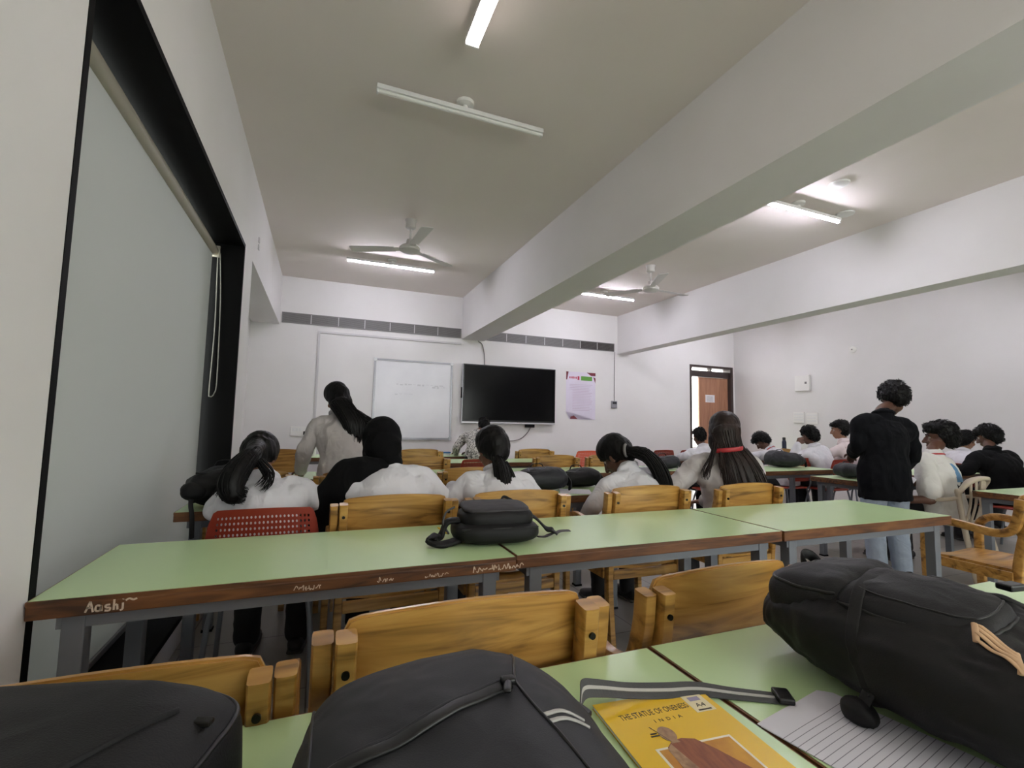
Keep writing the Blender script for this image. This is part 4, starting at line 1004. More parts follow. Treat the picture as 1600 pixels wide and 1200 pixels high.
# boys of the right block
person('person in white shirt half hidden behind the long haired girl by the door', (4.56,4.57), 8, .50, .45, -.05, (.35,.1,0), k=.95, male=True, sk='b', seed=8, vox=.0085, arms={-1: ((4.32,4.78,.83),(4.50,5.10,.79)), 1: ((4.82,4.90,.82),(4.70,5.22,.79))}, hairfn=short_hair(.97, .003))
person('person in white shirt with red neck cord hunched over beside the grey bag', (5.80,4.52), -12, .49, .55, -.1, (.9,-.45,0), k=.95, male=True, sk='b', seed=9, vox=.0085, arms={-1: ((5.40,4.85,.80),(5.55,5.20,.79)), 1: ((6.04,4.80,.80),(5.90,5.20,.79))},
       hairfn=short_hair(1.1, .009, 1), extra=lanyard(M_redtie))
person('person in white shirt with left hand raised to the chin, seen from behind', (6.18,4.24), -6, .51, .30, -.18, (.3,-.12,-.05), k=.97, male=True, sk='b', seed=10, vox=.0085, arms={-1: ((5.76,4.42,.80),(5.86,4.40,1.0)), 1: ((6.46,4.42,.78),(6.3,4.72,.62))}, handinfo=('free',.9),
       hairfn=short_hair(1.1, .008, 0, back=.01))
person('person in pinkish shirt with short hair in left profile', (6.80,4.30), -26, .52, .22, -.10, (.15,-.1,0), k=1.06, male=True, sk='c', seed=11, vox=.0085, shirt=M_shirt3, arms={-1: ((6.42,4.5,.80),(6.45,4.8,.72)), 1: ((7.03,4.60,.80),(6.75,4.86,.72))}, hairfn=short_hair(1.03, .006, 1, back=-.012))
# standing man
def paper_hand(x):
    pass
P12 = person('person standing in a black shirt and light jeans, seen from behind in the aisle', (4.385,2.53), 22, .835, .10, .10, (.6,.12,.08), hoff=(.15,.02,.0), k=1.0, male=True, sit=False, shw=.19, hk=1.05, sk='b', seed=12, shirt=M_navy, trs=M_jean, hem=.19, loose=1.06, wr=.007,
       arms={-1: ((4.215,2.62,1.08),(4.40,2.78,1.0)), 1: ((4.72,2.49,1.01),(4.76,2.63,.83))}, handinfo=('free',.9), hairfn=short_hair(1.12, .010, 1, back=.0))
# boy in the white tee
def tee_print(x):
    me = x['shirt'].data; me.materials.append(mat('blue_print', (96,140,178), .8)); me.materials.append(mat('dark_print', (48,46,50), .8)); me.materials.append(mat('rust_print', (120,86,80), .8))
    wv = x['W2L'].inverted()
    for p in me.polygons:
        c = p.center; q = c-x['c']
        if c.y < x['c'].y-.05:
            u, z = q.x, q.z
            if -.035 < u < .055 and -.045 < z < .11 and abs(u-.01) < .045*(1-(z+.02)*4): p.material_index = 1
            elif -.05 < u < .10 and -.14 < z <= -.045+.03*math.sin(u*60): p.material_index = 2 if u < .045 else 3
person('person in white tee with blue back print sitting on the beige chair, left profile', (5.12,2.48), 0, .505, .24, .16, (.05,-.55,-.05), hoff=(.15,-.0,.0), k=1.0, hk=1.0, male=True, shw=.185, sk='b', seed=13, shirt=M_tee, short=True, collar=False, loose=1.05,
       arms={-1: ((4.86,2.44,.63),(4.70,2.62,.60)), 1: ((5.33,2.62,.70),(5.25,2.90,.79))}, handinfo=('free',.7), hairfn=short_hair(1.14, .009, 1, back=.012, quiff=1, lift=.022),
       extra=lambda x: (tee_print(x), lanyard(M_redtie)(x), obj('beard', fuse((lambda b: (ell(b,(0,.052,-.092),(.034,.032,.024),x['MH'],14), ell(b,(.045,.022,-.066),(.014,.036,.03),x['MH'],12), ell(b,(-.045,.022,-.066),(.014,.036,.03),x['MH'],12), b)[-1])(NB()), 'beard', .005, 2, .002, 60), M_hair, x['T'])))
person('person turned sideways in a white shirt between the tee boy and the dark jacket', (7.37,3.42), 100, .50, .30, 0, (.3,.15,.1), k=.95, male=True, sk='c', seed=14, vox=.0085, arms={-1: ((7.61,3.62,.80),(7.76,3.47,.68)), 1: ((7.56,3.18,.80),(7.76,3.3,.68))}, hairfn=short_hair(1.05, .006))
person('person in a dark jacket with thick black hair at the right edge', (6.75,2.70), 14, .52, .34, -.02, (.35,-.25,0), hoff=(.05,0,0), k=1.02, male=True, shw=.205, sk='b', seed=15, shirt=M_blk, loose=1.1, arms={-1: ((6.41,2.90,.80),(6.55,3.18,.79)), 1: ((7.13,2.85,.78),(6.93,3.18,.79))}, hairfn=short_hair(1.08, .009, 1))

from mathutils.bvhtree import BVHTree
# ------------------------------------------------------------------ bags, books and small things
def strap(bm, pts, w, th=.0022, side=(0,0,1), seg=40, mi=0): return sweep(bm, pts, [(w,th)], n=10, seg=seg, side=side, power=5, mi=mi)
TZ = .7505
# charcoal backpack lying in the foreground (local: x across, y towards its top)
t = thing('backpack', 'large charcoal backpack lying in the foreground centre with diagonal zip', 'bag', (.158,.43,TZ), R(-4))
def dome(p, hx, hy, hz):
    k = 1-.16*max(0,(p.y/hy))**2 - .12*(p.x/hx)**2
    if p.z < 0: k = 1
    y = p.y
    if y > 0: y *= 1-.42*max(0,(p.x-.03)/(hx-.03))**1.6-.06*max(0,(-p.x-.10)/(hx-.10))
    return V((p.x*(1-.17*(p.x > 0)*min(1,p.x/.06))+.006*math.sin(p.y*9), y, p.z*k+(.006*math.sin(p.x*16+1)*(p.z > 0))))
bm = NB(); softbox(bm, (.180,.272,.078), (5.5,3.0), 150, 76, wr=.005, ws=7, seed=3, M=TR(0,0,.076), fn=lambda p: dome(p,.180,.272,.078)); TREE = BVHTree.FromBMesh(bm); obj('main_body', bm, M_bag, t, smooth=True)
def on(pts, dz=.002, tree=None, sub=5):
    """lay a line of points (x,y) or (x,y,z) on the bag's surface"""
    tree = tree or TREE; P = [V(p) if len(p) == 3 else V((p[0],p[1],0)) for p in pts]; out = []; flat_ = len(pts[0]) == 2
    n = (len(P)-1)*sub
    for i in range(n+1):
        p = cr(P,i/n)
        if flat_:
            h = tree.ray_cast(V((p.x,p.y,1)), V((0,0,-1)))
            out.append(h[0]+V((0,0,dz)) if h[0] else V((p.x,p.y,.02)))
        else:
            h = tree.find_nearest(p); out.append(h[0]+h[1]*dz)
    return out
bm = NB(); strap(bm, on([(-.15,.03),(-.122,.034),(-.068,.040),(-.01,.058),(.044,.084)],.0015), .008, .003, (.3,-.9,0)); o = obj('zip', bm, M_zip, t, smooth=True)
bm = NB(); strap(bm, on([(-.15,.037),(-.122,.041),(-.068,.048),(-.01,.067),(.040,.093)],.003), .0025, .002, (.3,-.9,0)); obj('zip_flap', bm, M_bag, o, smooth=True)
bm = NB(); a, b_ = on([(.044,.084),(.036,.060)],.007)[0::5]; sweep(bm, [a,b_], [(.0045,.0025)], n=8, seg=4, side=(1,0,0)); box(bm, (-.008,-.006,-.004), (.008,.006,.003), M=Matrix.Translation(a), bev=.002); obj('zip_pull', bm, M_zip, o, smooth=True)
bm = NB(); sweep(bm, on([(.085,.20),(.078,.165),(.060,.11),(.056,.08),(.064,.027),(.075,-.03),(.085,-.1),(.09,-.2)],.0003), [.0018], n=8, seg=60); obj('seam_piping', bm, M_zip, t, smooth=True)
bm = NB(); sweep(bm, on([(-.158,.25),(-.163,.2),(-.158,.087),(-.156,.0),(-.155,-.2)],.0003), [.0018], n=8, seg=50); obj('seam_piping', bm, M_zip, t, smooth=True)
for dy in (0,-.012):
    bm = NB(); strap(bm, on([(.066,.028+dy),(.085,.037+dy),(.10,.038+dy),(.112,.032+dy)],.0008), .0026, .001, (-.2,1,0)); obj('reflective_stripe', bm, M_stripe, t, smooth=True)
bm = NB(); sweep(bm, on([(.105,.215,.10),(.13,.165,.10),(.15,.10,.095),(.155,.0,.09),(.155,-.2,.09)],.001), [.0045], n=8, seg=60); obj('main_zip', bm, M_zip, t, smooth=True)
bm = NB(); sweep(bm, on([(.11,.22,.05),(.135,.165,.05),(.155,.08,.05),(.158,-.05,.05),(.158,-.2,.05)],.001), [(.010,.022)], n=12, seg=60, side=(1,0,0)); obj('side_gusset', bm, M_bagk, t, smooth=True)
# its loose webbing strap runs right across the table
tw = t.matrix_world
inv = (Matrix.Translation(t.location) @ Matrix.Rotation(R(-4),4,'Z')).inverted()
def ribbon(name, pts, w, m, parent, M=None, th=.0009, wid=None):
    """flat band: pts with a width direction each"""
    bm = NB(); n = len(pts); seg = 60; P = [V(p) for p,_ in pts]; W = [V(q) for _,q in pts]; rows = []
    for i in range(seg+1):
        p = cr(P,i/seg); q = cr(W,i/seg).normalized()*w; d = (cr(P,min(i/seg+.01,1))-cr(P,max(i/seg-.01,0))).normalized(); nn = d.cross(q).normalized()*th
        rows.append([bm.verts.new(x if M is None else M@x) for x in (p-q-nn,p+q-nn,p+q+nn,p-q+nn)])
    for a, b in zip(rows, rows[1:]):
        for k in range(4): bm.faces.new((a[k],a[(k+1)%4],b[(k+1)%4],b[k]))
    bm.faces.new(rows[0]); bm.faces.new(rows[-1][::-1]); bmesh.ops.recalc_face_normals(bm, faces=bm.faces)
    return obj(name, bm, m, parent, smooth=False)
sp = [((.376,.640,.765),(.5,.5,.7)),((.386,.655,.782),(.3,.5,.8)),((.402,.672,.789),(.1,.6,.8)),((.435,.681,.780),(0,.75,.65)),((.492,.677,.768),(0,.85,.5)),((.554,.664,.763),(.1,.85,.5)),((.613,.653,.760),(.2,.85,.4)),((.67,.628,.755),(.3,.85,.2)),((.738,.590,.7535),(.35,.85,.1))]
r1 = ribbon('webbing_strap', sp, .0135, M_strap, t, inv)
ribbon('pale_stripe', [(V(p)+V((0,-.0006,.0012)),q) for p,q in sp], .0026, M_stripe, r1, inv)
bm = NB(); box(bm, (-.013,-.019,-.004), (.013,.019,.006), M=inv@TR(.735,.592,.757,0,0,R(-32)), bev=.003); obj('buckle', bm, M_zip, r1)
bm = NB(); box(bm, (-.012,-.014,-.012), (.012,.014,.012), M=inv@TR(.376,.640,.772,R(20),0,R(40)), bev=.004); obj('strap_slider', bm, M_zip, r1)

# black bag, bottom left
t = thing('backpack', 'black soft bag slumped at the lower left corner of the table', 'bag', (-.352,.518,TZ), R(-20))
bm = NB(); softbox(bm, (.255,.205,.083), (10,6.0), 170, 80, wr=.005, ws=5, seed=9, M=TR(0,0,.082), fn=lambda p: V((p.x, p.y*(1-.05*max(0,p.x/.265)), p.z*(1+.05*p.x/.265)+(.006*math.sin(p.x*14)))) ); BMK = bm.copy(); obj('main_body', bm, M_bagk, t, smooth=True)
TREE = BVHTree.FromBMesh(BMK); BMK.free()
bm = NB(); sweep(bm, on([(-.26,.19,.15),(0,.205,.15),(.2,.20,.15),(.25,.175,.15),(.27,.1,.15),(.27,-.05,.15)],.0), [.003], n=8, seg=60); obj('seam_piping', bm, M_zip, t, smooth=True)
bm = NB(); sweep(bm, on([(.10,-.10),(.16,0),(.21,.12)],-.001), [(.005,.0025)], n=8, seg=30, side=(0,0,1)); obj('crease_seam', bm, M_bagk, t, smooth=True)
a = on([(.235,.12),(.236,.121)],.001)[0]; bm = NB(); box(bm, (-.009,-.005,-.002), (.009,.005,.003), M=Matrix.Translation(a), bev=.0015); obj('zip_pull', bm, M_bolt, t)

# black backpack on the right
t = thing('backpack', 'black backpack with tan print lying at the right of the nearest table', 'bag', (.992,.47,TZ), R(4))
def hump(p):
    hy = .285; k = 1+.10*max(0,p.y/hy)-.38*max(0,-p.y/hy)-.12*(p.x/.19)**2
    if p.z < 0: k = 1
    return V((p.x*(1-.10*(p.y/hy)**2)+.012*math.sin(p.y*11), p.y, p.z*k))
bm = NB(); softbox(bm, (.188,.29,.085), (3.0,2.4), 170, 90, wr=.016, ws=8, seed=21, M=TR(0,0,.083), fn=hump); BMK = bm.copy(); obj('main_body', bm, M_bagk, t, smooth=True)
M_bagt = mat('dark_grey_nylon', (27,27,31), .6, spec=.35, var=(21,21,24), vscale=(6,6,6), bump=.2, bscale=400)
bm = NB(); softbox(bm, (.125,.078,.050), (4.5,3), 80, 40, wr=.005, ws=11, seed=4, M=TR(-.015,.185,.135,R(-12),0,R(4))); T2 = BVHTree.FromBMesh(bm); o = obj('top_flap', bm, M_bagt, t, smooth=True)
bm = NB(); sweep(bm, on([(.10,.262,.165),(-.03,.268,.168),(-.12,.25,.165),(-.142,.19,.16),(-.140,.115,.165)],.0012,T2), [.0032], n=8, seg=60); obj('piping', bm, M_zip, o, smooth=True)
bm = NB(); softbox(bm, (.088,.108,.048), (3.8,2.8), 80, 44, wr=.006, ws=11, seed=6, M=TR(-.045,.035,.145,0,R(-10),R(8))); T2 = BVHTree.FromBMesh(bm); o = obj('front_pocket', bm, M_bagt, t, smooth=True)
bm = NB(); sweep(bm, on([(.03,-.07,.17),(-.05,-.085,.17),(-.115,-.065,.16),(-.135,.02,.15),(-.128,.11,.15)],.001,T2), [.003], n=8, seg=60); obj('pocket_zip', bm, M_zip, o, smooth=True)
bm = NB(); sweep(bm, on([(.03,-.05,.19),(-.05,-.065,.19),(-.095,-.05,.185),(-.112,.02,.175),(-.108,.09,.175)],.0008,T2), [.0018], n=8, seg=60); obj('pocket_seam', bm, M_zip, o, smooth=True)
TREE = BVHTree.FromBMesh(BMK); BMK.free()
bm = NB(); strap(bm, [(-.05,.10,.192),(-.115,.088,.178)]+on([(-.16,.075,.14),(-.19,.06,.085),(-.205,.045,.04)],.003)+[(-.203,.05,.015)], .0095, .0018, (.2,1,.2), seg=50); o = obj('compression_strap', bm, M_bagk, t, smooth=True)
bm = NB(); softbox(bm, (.017,.022,.017), (2.4,2.4), 28, 18, wr=.004, ws=30, M=TR(-.198,.050,.0175)); obj('strap_knot', bm, M_bagk, o, smooth=True)
bm = NB(); strap(bm, on([(.06,.06),(.095,-.02),(.12,-.09),(.13,-.17),(.13,-.25)],.004), .024, .005, (1,.25,-.2), seg=50); o = obj('shoulder_strap', bm, M_bagk, t, smooth=True)
bm = NB(); box(bm, (-.02,-.012,-.005), (.02,.012,.006), M=TR(.11,-.03,.190,0,0,R(-12)), bev=.003); obj('buckle', bm, M_zip, o)
bm = NB(); sweep(bm, [(.03,.262,.135),(.045,.29,.165),(.075,.29,.165),(.085,.262,.135)], [(.011,.003)], n=8, seg=24, side=(0,0,1)); obj('carry_handle', bm, M_bagk, t, smooth=True)
bm = NB()
for k in range(4):
    x, y = -.088-.0125*k, -.052-.006*k; sweep(bm, on([(x,y),(x-.012,y-.026),(x-.026,y-.052)],.0006), [(.0042,.0014)], n=8, seg=12, side=(1,-.4,0))
for s in (0,1): sweep(bm, on([(-.084-.026*s,-.05-.052*s),(-.128-.026*s,-.068-.052*s)],.0006), [(.004,.0014)], n=8, seg=8, side=(0,1,0))
obj('tan_logo', bm, M_tan, t, smooth=True)

# yellow notebook with its printed cover
t = thing('notebook', 'yellow A4 notebook with a robed statue printed on its cover', 'notebook', (.509,.534,TZ), R(-5))
W2, H2 = .0985, .139
bm = NB(); box(bm, (-W2+.001,-H2+.001,.0005), (W2-.001,H2-.001,.0055)); obj('pages', bm, M_paper, t)
bm = NB(); box(bm, (-W2,-H2,.0055), (W2,H2,.0062)); box(bm, (-W2,-H2,0), (W2,H2,.0004)); obj('cover', bm, M_yel, t)
Z = .0063
obj('title_print', text_bm('THE STATUE OF ONENESS', .0145, TR(-.012,.092,Z,0,0,R(2))@Matrix.Diagonal((.72,1.25,1,1)), .0001), M_ink, t)
obj('subtitle_print', text_bm('I  N  D  I  A', .010, TR(-.002,.074,Z,0,0,R(2)), .0001), M_ink, t)
bm = NB(); box(bm, (.052,.078,Z-.0002), (.088,.125,Z+.0002)); lab = obj('size_label', bm, mat('cream_label', (226,214,176), .5), t)
obj('label_print', text_bm('A4', .015, TR(.070,.090,Z+.0003)@Matrix.Diagonal((1,.9,1,1)), .0001), M_ink, lab)
bm = NB(); box(bm, (.060,.106,Z+.0002), (.080,.116,Z+.0004)); obj('label_mark', bm, mat('lilac_ink', (150,140,170), .6), lab)
bm = NB(); box(bm, (.058,.081,Z+.0002), (.082,.084,Z+.0004)); obj('label_line', bm, M_ink, lab)
def poly(pts, z, m, name, par, th=.00025):
    bm = NB(); f = bm.faces.new([bm.verts.new((x,y,z)) for x,y in pts]); r = bmesh.ops.extrude_face_region(bm, geom=[f])
    for v in r['geom']:
        if isinstance(v, bmesh.types.BMVert): v.co.z += th
    bmesh.ops.recalc_face_normals(bm, faces=bm.faces); return obj(name, bm, m, par)
pic = poly([(-.062,-.125),(.062,-.125),(.062,.022),(-.062,.022)], Z-.0001, mat('picture_border', (236,228,210), .5), 'cover_picture', t, .0002)
poly([(-.058,-.121),(.058,-.121),(.058,.018),(-.058,.018)], Z+.00015, mat('picture_sky', (206,150,40), .5, var=(176,112,34), vscale=(30,30,30)), 'picture_ground', pic, .0001)
M_rob = mat('robe_print', (150,84,46), .5, var=(120,62,36), vscale=(160,40,40)); M_fig = mat('bronze_print', (176,140,104), .5, var=(128,92,66), vscale=(90,90,90))
poly([(-.043,.02),(-.03,.03),(-.012,.033),(.006,.027),(.022,.0),(.045,-.05),(.05,-.12),(-.04,-.12),(-.05,-.05)], Z+.0003, M_rob, 'figure_robe', pic, .00015)
poly([(-.045,.016),(-.034,.026),(-.03,.0),(-.022,-.05),(-.01,-.09),(-.03,-.1),(-.047,-.04)], Z+.0005, M_fig, 'figure_arm', pic, .00012)
poly([(-.026+.0125*math.cos(a), .046+.0165*math.sin(a)) for a in [2*PI*i/20 for i in range(20)]], Z+.0003, M_fig, 'figure_head', pic, .00025)
poly([(-.030,.034),(-.020,.034),(-.018,.026),(-.032,.026)], Z+.0004, M_fig, 'figure_neck', pic, .00012)
bm = NB(); sweep(bm, [(-.043,.066,Z+.0004),(-.03,.03,Z+.0004)], [(.0007,.0002)], n=6, seg=4, side=(1,0,0)); box(bm, (-.052,.045,Z), (-.037,.0475,Z+.0004)); box(bm, (-.050,.050,Z), (-.040,.0525,Z+.0004)); obj('figure_staff', bm, M_ink, pic)

# ruled paper sheet
t = thing('paper_sheet', 'white ruled paper sheet lying right of the yellow notebook', 'paper', (.761,.435,TZ), R(10))
bm = NB(); vs = []; 
nx, ny = 12, 16; cw, ch = .098, .145
g = [[bm.verts.new((-cw+2*cw*i/nx, -ch+2*ch*j/ny, .0013+.0009*abs(math.sin(i*.45))*(j/ny)**2)) for j in range(ny+1)] for i in range(nx+1)]
for i in range(nx):
    for j in range(ny):
        if not (i == nx-1 and j == ny-1): bm.faces.new((g[i][j],g[i+1][j],g[i+1][j+1],g[i][j+1]))
bm.faces.new((g[nx-1][ny-1],g[nx][ny-1],g[nx-1][ny]))
r = bmesh.ops.extrude_face_region(bm, geom=bm.faces[:])
for v in r['geom']:
    if isinstance(v, bmesh.types.BMVert): v.co.z -= .0005
bmesh.ops.recalc_face_normals(bm, faces=bm.faces); obj('sheet', bm, M_ruled, t, smooth=False)
bm = NB()
box(bm, (-cw+.0,-ch,0), (cw-.004,ch-.006,.0003)); obj('under_sheet', bm, M_paper, t)

# small black bag on the second row
t = thing('shoulder_bag', 'black bag with grey top panel lying across two tables of the second row', 'bag', (.645,1.755,TZ), R(-4))
bm = NB(); softbox(bm, (.165,.115,.042), (3.4,3.0), 90, 44, wr=.003, ws=9, seed=2, M=TR(0,0,.041)); obj('lower_body', bm, M_bagk, t, smooth=True)
bm = NB(); softbox(bm, (.142,.10,.040), (3.6,3.0), 90, 44, wr=.003, ws=9, seed=5, M=TR(.004,.012,.088)); obj('main_body', bm, M_bagk, t, smooth=True)
bm = NB(); softbox(bm, (.128,.088,.013), (4,2.6), 80, 30, wr=.003, ws=11, seed=6, M=TR(.002,.016,.125,R(4),0,0)); obj('grey_panel', bm, M_bagg, t, smooth=True)
bm = NB(); sweep(bm, [(-.145,-.09,.062),(0,-.108,.065),(.145,-.09,.062)], [.0035], n=8, seg=24); obj('front_zip', bm, M_zip, t, smooth=True)
bm = NB(); sweep(bm, [(.05,.095,.13),(.07,.11,.145),(.10,.095,.132)], [(.006,.003)], n=8, seg=14, side=(0,0,1)); obj('carry_handle', bm, M_bagk, t, smooth=True)
bm = NB(); strap(bm, [(.14,.06,.09),(.19,.06,.065),(.225,.03,.03),(.245,.005,.022),(.262,.0,.010)], .017, .004, (0,1,.3)); o = obj('shoulder_strap', bm, M_bagk, t, smooth=True)
bm = NB(); strap(bm, [(.255,.0,.010),(.29,.03,.012),(.33,.05,.008),(.345,.055,.006)], .008, .0018, (-.3,1,.3)); obj('strap_tail', bm, M_strap, o, smooth=True)
bm = NB(); strap(bm, [(.155,-.06,.018),(.19,-.045,.012),(.22,-.02,.012),(.25,.0,.014)], .009, .002, (0,1,0)); obj('lower_strap', bm, M_bagk, t, smooth=True)
bm = NB(); strap(bm, [(-.13,.0,.08),(-.185,.0,.075),(-.21,-.01,.03),(-.235,-.03,.03),(-.255,-.05,.02),(-.225,-.07,.012),(-.19,-.06,.012),(-.15,-.05,.02)], .02, .007, (0,1,.2)); o = obj('shoulder_strap', bm, M_bagk, t, smooth=True)
bm = NB(); sweep(bm, [(-.15,.05,.12),(-.185,.03,.105),(-.20,.0,.07),(-.185,-.03,.04)], [.004], n=8, seg=18); obj('grey_cord', bm, M_strap, t, smooth=True)
bm = NB(); strap(bm, [(-.215,.02,.052),(-.20,.0,.043),(-.185,-.02,.036)], .005, .0015, (1,1,0)); obj('yellow_tab', bm, M_yel, t, smooth=True)

def duffel(label, loc, rz, half, m, seed, parts=(), wr=.008, e=(3,2.4), name='backpack'):
    t = thing(name, label, 'bag', (loc[0],loc[1],loc[2]), rz)
    bm = NB(); softbox(bm, half, e, 90, 50, wr=wr*1.5, ws=7, seed=seed, M=TR(0,0,half[2]), flat=.93, fn=lambda p: V((p.x*(1-.10*p.y/half[1]), p.y, p.z*(1+.33*p.x/half[0]*(1 if seed % 2 else -1)) if p.z > 0 else p.z)))
    softbox(bm, (half[0]*.62,half[1]*.45,half[2]*.55), (3,2.4), 60, 34, wr=.005, ws=10, seed=seed+3, M=TR(-.08*half[0],-.5*half[1],half[2]*1.15,R(14),0,0)); obj('main_body', bm, m, t, smooth=True)
    a, b, c = half
    bm = NB(); sweep(bm, [(-a*.85,-b*.55,c*1.75),(0,-b*.72,c*1.7),(a*.85,-b*.55,c*1.75)], [.005], n=8, seg=20); obj('zip', bm, M_zip, t, smooth=True)
    bm = NB(); strap(bm, [(a*.5,b*.4,c*1.8),(a*.95,.0,c*1.7),(a*1.12,-b*.4,c*.9),(a*1.05,-b*.7,c*.15)], .016, .005, (0,1,.3)); obj('shoulder_strap', bm, M_bagk, t, smooth=True)
    bm = NB(); sweep(bm, [(-.05,b*.5,c*1.9),(-.03,b*.5,c*1.9+.03),(.03,b*.5,c*1.9+.03),(.05,b*.5,c*1.9)], [(.008,.003)], n=8, seg=16, side=(0,1,0)); obj('carry_handle', bm, M_bagk, t, smooth=True)
    return t
t = duffel('dark navy bag with pale checked lines behind the ponytailed girl', (1.42,2.985,TZ), R(-8), (.18,.13,.073), M_bagn, 31)
bm = NB()
M_pl = mat('pale_check', (120,126,146), .8)
for k in range(5): sweep(bm, [(-.10+.042*k,-.10,.108),(-.092+.042*k,-.05,.140),(-.085+.042*k,.0,.149)], [(.002,.0012)], n=6, seg=8, side=(1,0,0))
for k in range(2): sweep(bm, [(-.115,-.075-.0+.04*k,.126+.017*k),(0,-.08+.04*k,.128+.017*k),(.085,-.075+.04*k,.126+.017*k)], [(.0018,.0012)], n=6, seg=8, side=(0,1,0))
obj('check_lines', bm, M_pl, t)
duffel('long black leather bag lying left of the leaning girl', (1.78,3.07,TZ), R(-4), (.155,.10,.062), M_bagk, 35, wr=.006)
t = duffel('black backpack on the table between the window blind and the girl in the red chair', (-.44,2.86,TZ), R(18), (.165,.13,.10), M_bagk, 41, wr=.012)
bm = NB(); softbox(bm, (.06,.05,.045), (2.6,2.4), 40, 24, wr=.006, ws=14, seed=8, M=TR(-.14,-.08,.09)); obj('side_pocket', bm, M_bagk, t, smooth=True)
bm = NB(); strap(bm, [(-.13,-.06,.12),(-.16,-.12,.05),(-.155,-.15,-.02),(-.15,-.155,-.12)], .010, .002, (1,0,0)); obj('hanging_strap', bm, M_bagk, t, smooth=True)
duffel('navy backpack at the aisle end of the fourth row, beside the red chairs', (3.46,4.14,TZ), R(-10), (.13,.12,.066), M_bagn, 51)
duffel('dark grey backpack leaning on the table beside the long haired girl', (5.15,4.06,TZ), R(-12), (.21,.14,.088), M_bag, 56, wr=.012)
duffel('grey backpack on the table left of the standing person in black', (4.76,3.02,TZ), R(-8), (.17,.12,.062), M_bag, 58, wr=.009)

# bottles and small things
t = thing('water_bottle', 'navy water bottle standing on the table by the door', 'bottle', (8.02,6.30,TZ))
bm = NB(); lathe(bm, [(.036,0),(.038,.01),(.038,.20),(.034,.225),(.026,.24)]); obj('flask', bm, M_bottle, t, angle=40)
bm = NB(); lathe(bm, [(.027,.2405),(.028,.285),(.022,.295)]); obj('cap', bm, M_zip, t, angle=40)
t = thing('water_bottle', 'small blue capped bottle on the front table near the switch board', 'bottle', (-.07,6.30,TZ))
bm = NB(); lathe(bm, [(.034,0),(.036,.01),(.036,.12),(.03,.15),(.016,.165)]); obj('flask', bm, M_plate, t, angle=40)
bm = NB(); lathe(bm, [(.022,.1655),(.022,.195),(.018,.2)]); obj('cap', bm, M_blue, t, angle=40)
t = thing('pencil_box', 'small blue box on the front table left of the patterned shirt', 'box', (1.60,6.32,TZ), R(10))
bm = NB(); box(bm, (-.055,-.03,0), (.055,.03,.028), bev=.004); obj('base', bm, M_paper, t)
bm = NB(); box(bm, (-.056,-.031,.0285), (.056,.031,.048), bev=.004); obj('lid', bm, M_blue, t)
t = thing('paper_sheet', 'white sheet between the red chair girl and the hijab wearer', 'paper', (.055,2.88,TZ), R(8))
bm = NB(); box(bm, (-.105,-.148,0), (.105,.148,.0012)); obj('sheet', bm, M_paper, t)
t = thing('paper_sheet', 'white sheet under the left hand of the leaning girl', 'paper', (1.62,2.84,TZ), R(-25))
bm = NB(); box(bm, (-.105,-.110,0), (.105,.110,.0012)); obj('sheet', bm, M_paper, t)
t = thing('pen_cap', 'tiny black cap lying on the green table left of the ponytailed girl', 'cap', (.705,2.80,TZ))
bm = NB(); lathe(bm, [(.007,0),(.0075,.004),(.006,.026),(.003,.03)], n=14); obj('body', bm, M_zip, t, angle=40)
bm = NB(); box(bm, (.0075,-.0015,.006), (.0095,.0015,.028)); obj('clip', bm, M_zip, t)
t = thing('answer_booklet', 'folded white booklet held by the standing person in black', 'paper', (4.80,2.60,.79), R(20))
bm = NB(); box(bm, (-.10,-.07,0), (.10,.07,.002), M=TR(0,0,0,R(14),R(-8),0)); obj('front_leaf', bm, M_paper, t)
bm = NB(); box(bm, (-.10,-.069,.0025), (.10,.071,.0042), M=TR(0,0,0,R(18),R(-8),0)); obj('back_leaf', bm, M_paper, t)
t = thing('book', 'open yellowish book on the table in front of the boy in the white tee', 'book', (5.0,2.86,TZ), R(10))
bm = NB(); box(bm, (-.16,-.11,0), (-.001,.11,.012), bev=.003); obj('left_pages', bm, mat('cream_paper', (226,214,160), .8), t)
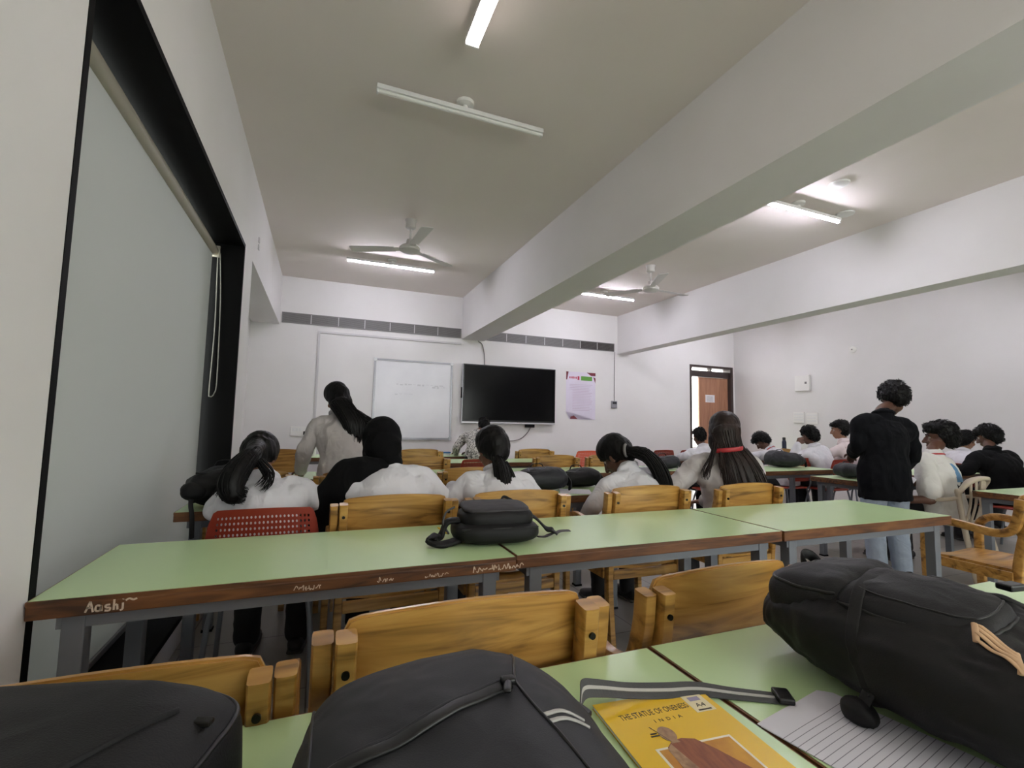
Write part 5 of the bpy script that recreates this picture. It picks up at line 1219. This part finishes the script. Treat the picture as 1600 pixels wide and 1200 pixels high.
bm = NB(); box(bm, (.001,-.11,0), (.16,.11,.010), bev=.003); obj('right_pages', bm, MATS['cream_paper'], t)

WORLD, EXPO = 1.8, 2.42
# ------------------------------------------------------------------ camera, daylight, view
yaw, pit, rol = R(21.917), R(4.779), R(1.175)
fw = V((math.sin(yaw)*math.cos(pit), math.cos(yaw)*math.cos(pit), math.sin(pit)))
rt = V((math.cos(yaw), -math.sin(yaw), 0)); up = rt.cross(fw)
rt2 = rt*math.cos(rol)+up*math.sin(rol); up2 = up*math.cos(rol)-rt*math.sin(rol)
cd = bpy.data.cameras.new('camera'); cam = bpy.data.objects.new('camera', cd); C.objects.link(cam)
cd.sensor_width = 36; cd.lens = 36*737.1/1600; cd.clip_start = .02
cam.matrix_world = Matrix(((rt2.x,up2.x,-fw.x,0),(rt2.y,up2.y,-fw.y,0),(rt2.z,up2.z,-fw.z,1.2),(0,0,0,1)))
bpy.context.scene.camera = cam

w = bpy.data.worlds.new('sky'); bpy.context.scene.world = w; w.use_nodes = True
bg = w.node_tree.nodes['Background']; bg.inputs[0].default_value = (1,.985,.93,1); bg.inputs[1].default_value = WORLD
def portal(name, loc, rot, sx, sy):
    l = bpy.data.lights.new(name,'AREA'); l.shape = 'RECTANGLE'; l.size = sx; l.size_y = sy; l.cycles.is_portal = True
    o = bpy.data.objects.new(name,l); C.objects.link(o); o.location = loc; o.rotation_euler = rot
portal('portal_rear_window', (3.1,YB-.15,1.7), (R(90),0,R(180)), 5, 1.5)
portal('portal_side_window', (-1.0,2.9,1.36), (R(90),0,R(-90)), 2.7, 2.5)
portal('portal_door', (7.68,YF+.25,1.25), (R(-90),0,0), 1.2, 2.5)

s = bpy.context.scene
s.view_settings.view_transform = 'Standard'; s.view_settings.look = 'None'; s.view_settings.gamma = 1; s.view_settings.exposure = EXPO
s.view_settings.use_curve_mapping = False
s.cycles.max_bounces = 10; s.cycles.diffuse_bounces = 6; s.cycles.transparent_max_bounces = 12
s.cycles.caustics_reflective = False; s.cycles.caustics_refractive = False
s.cycles.sample_clamp_indirect = 6
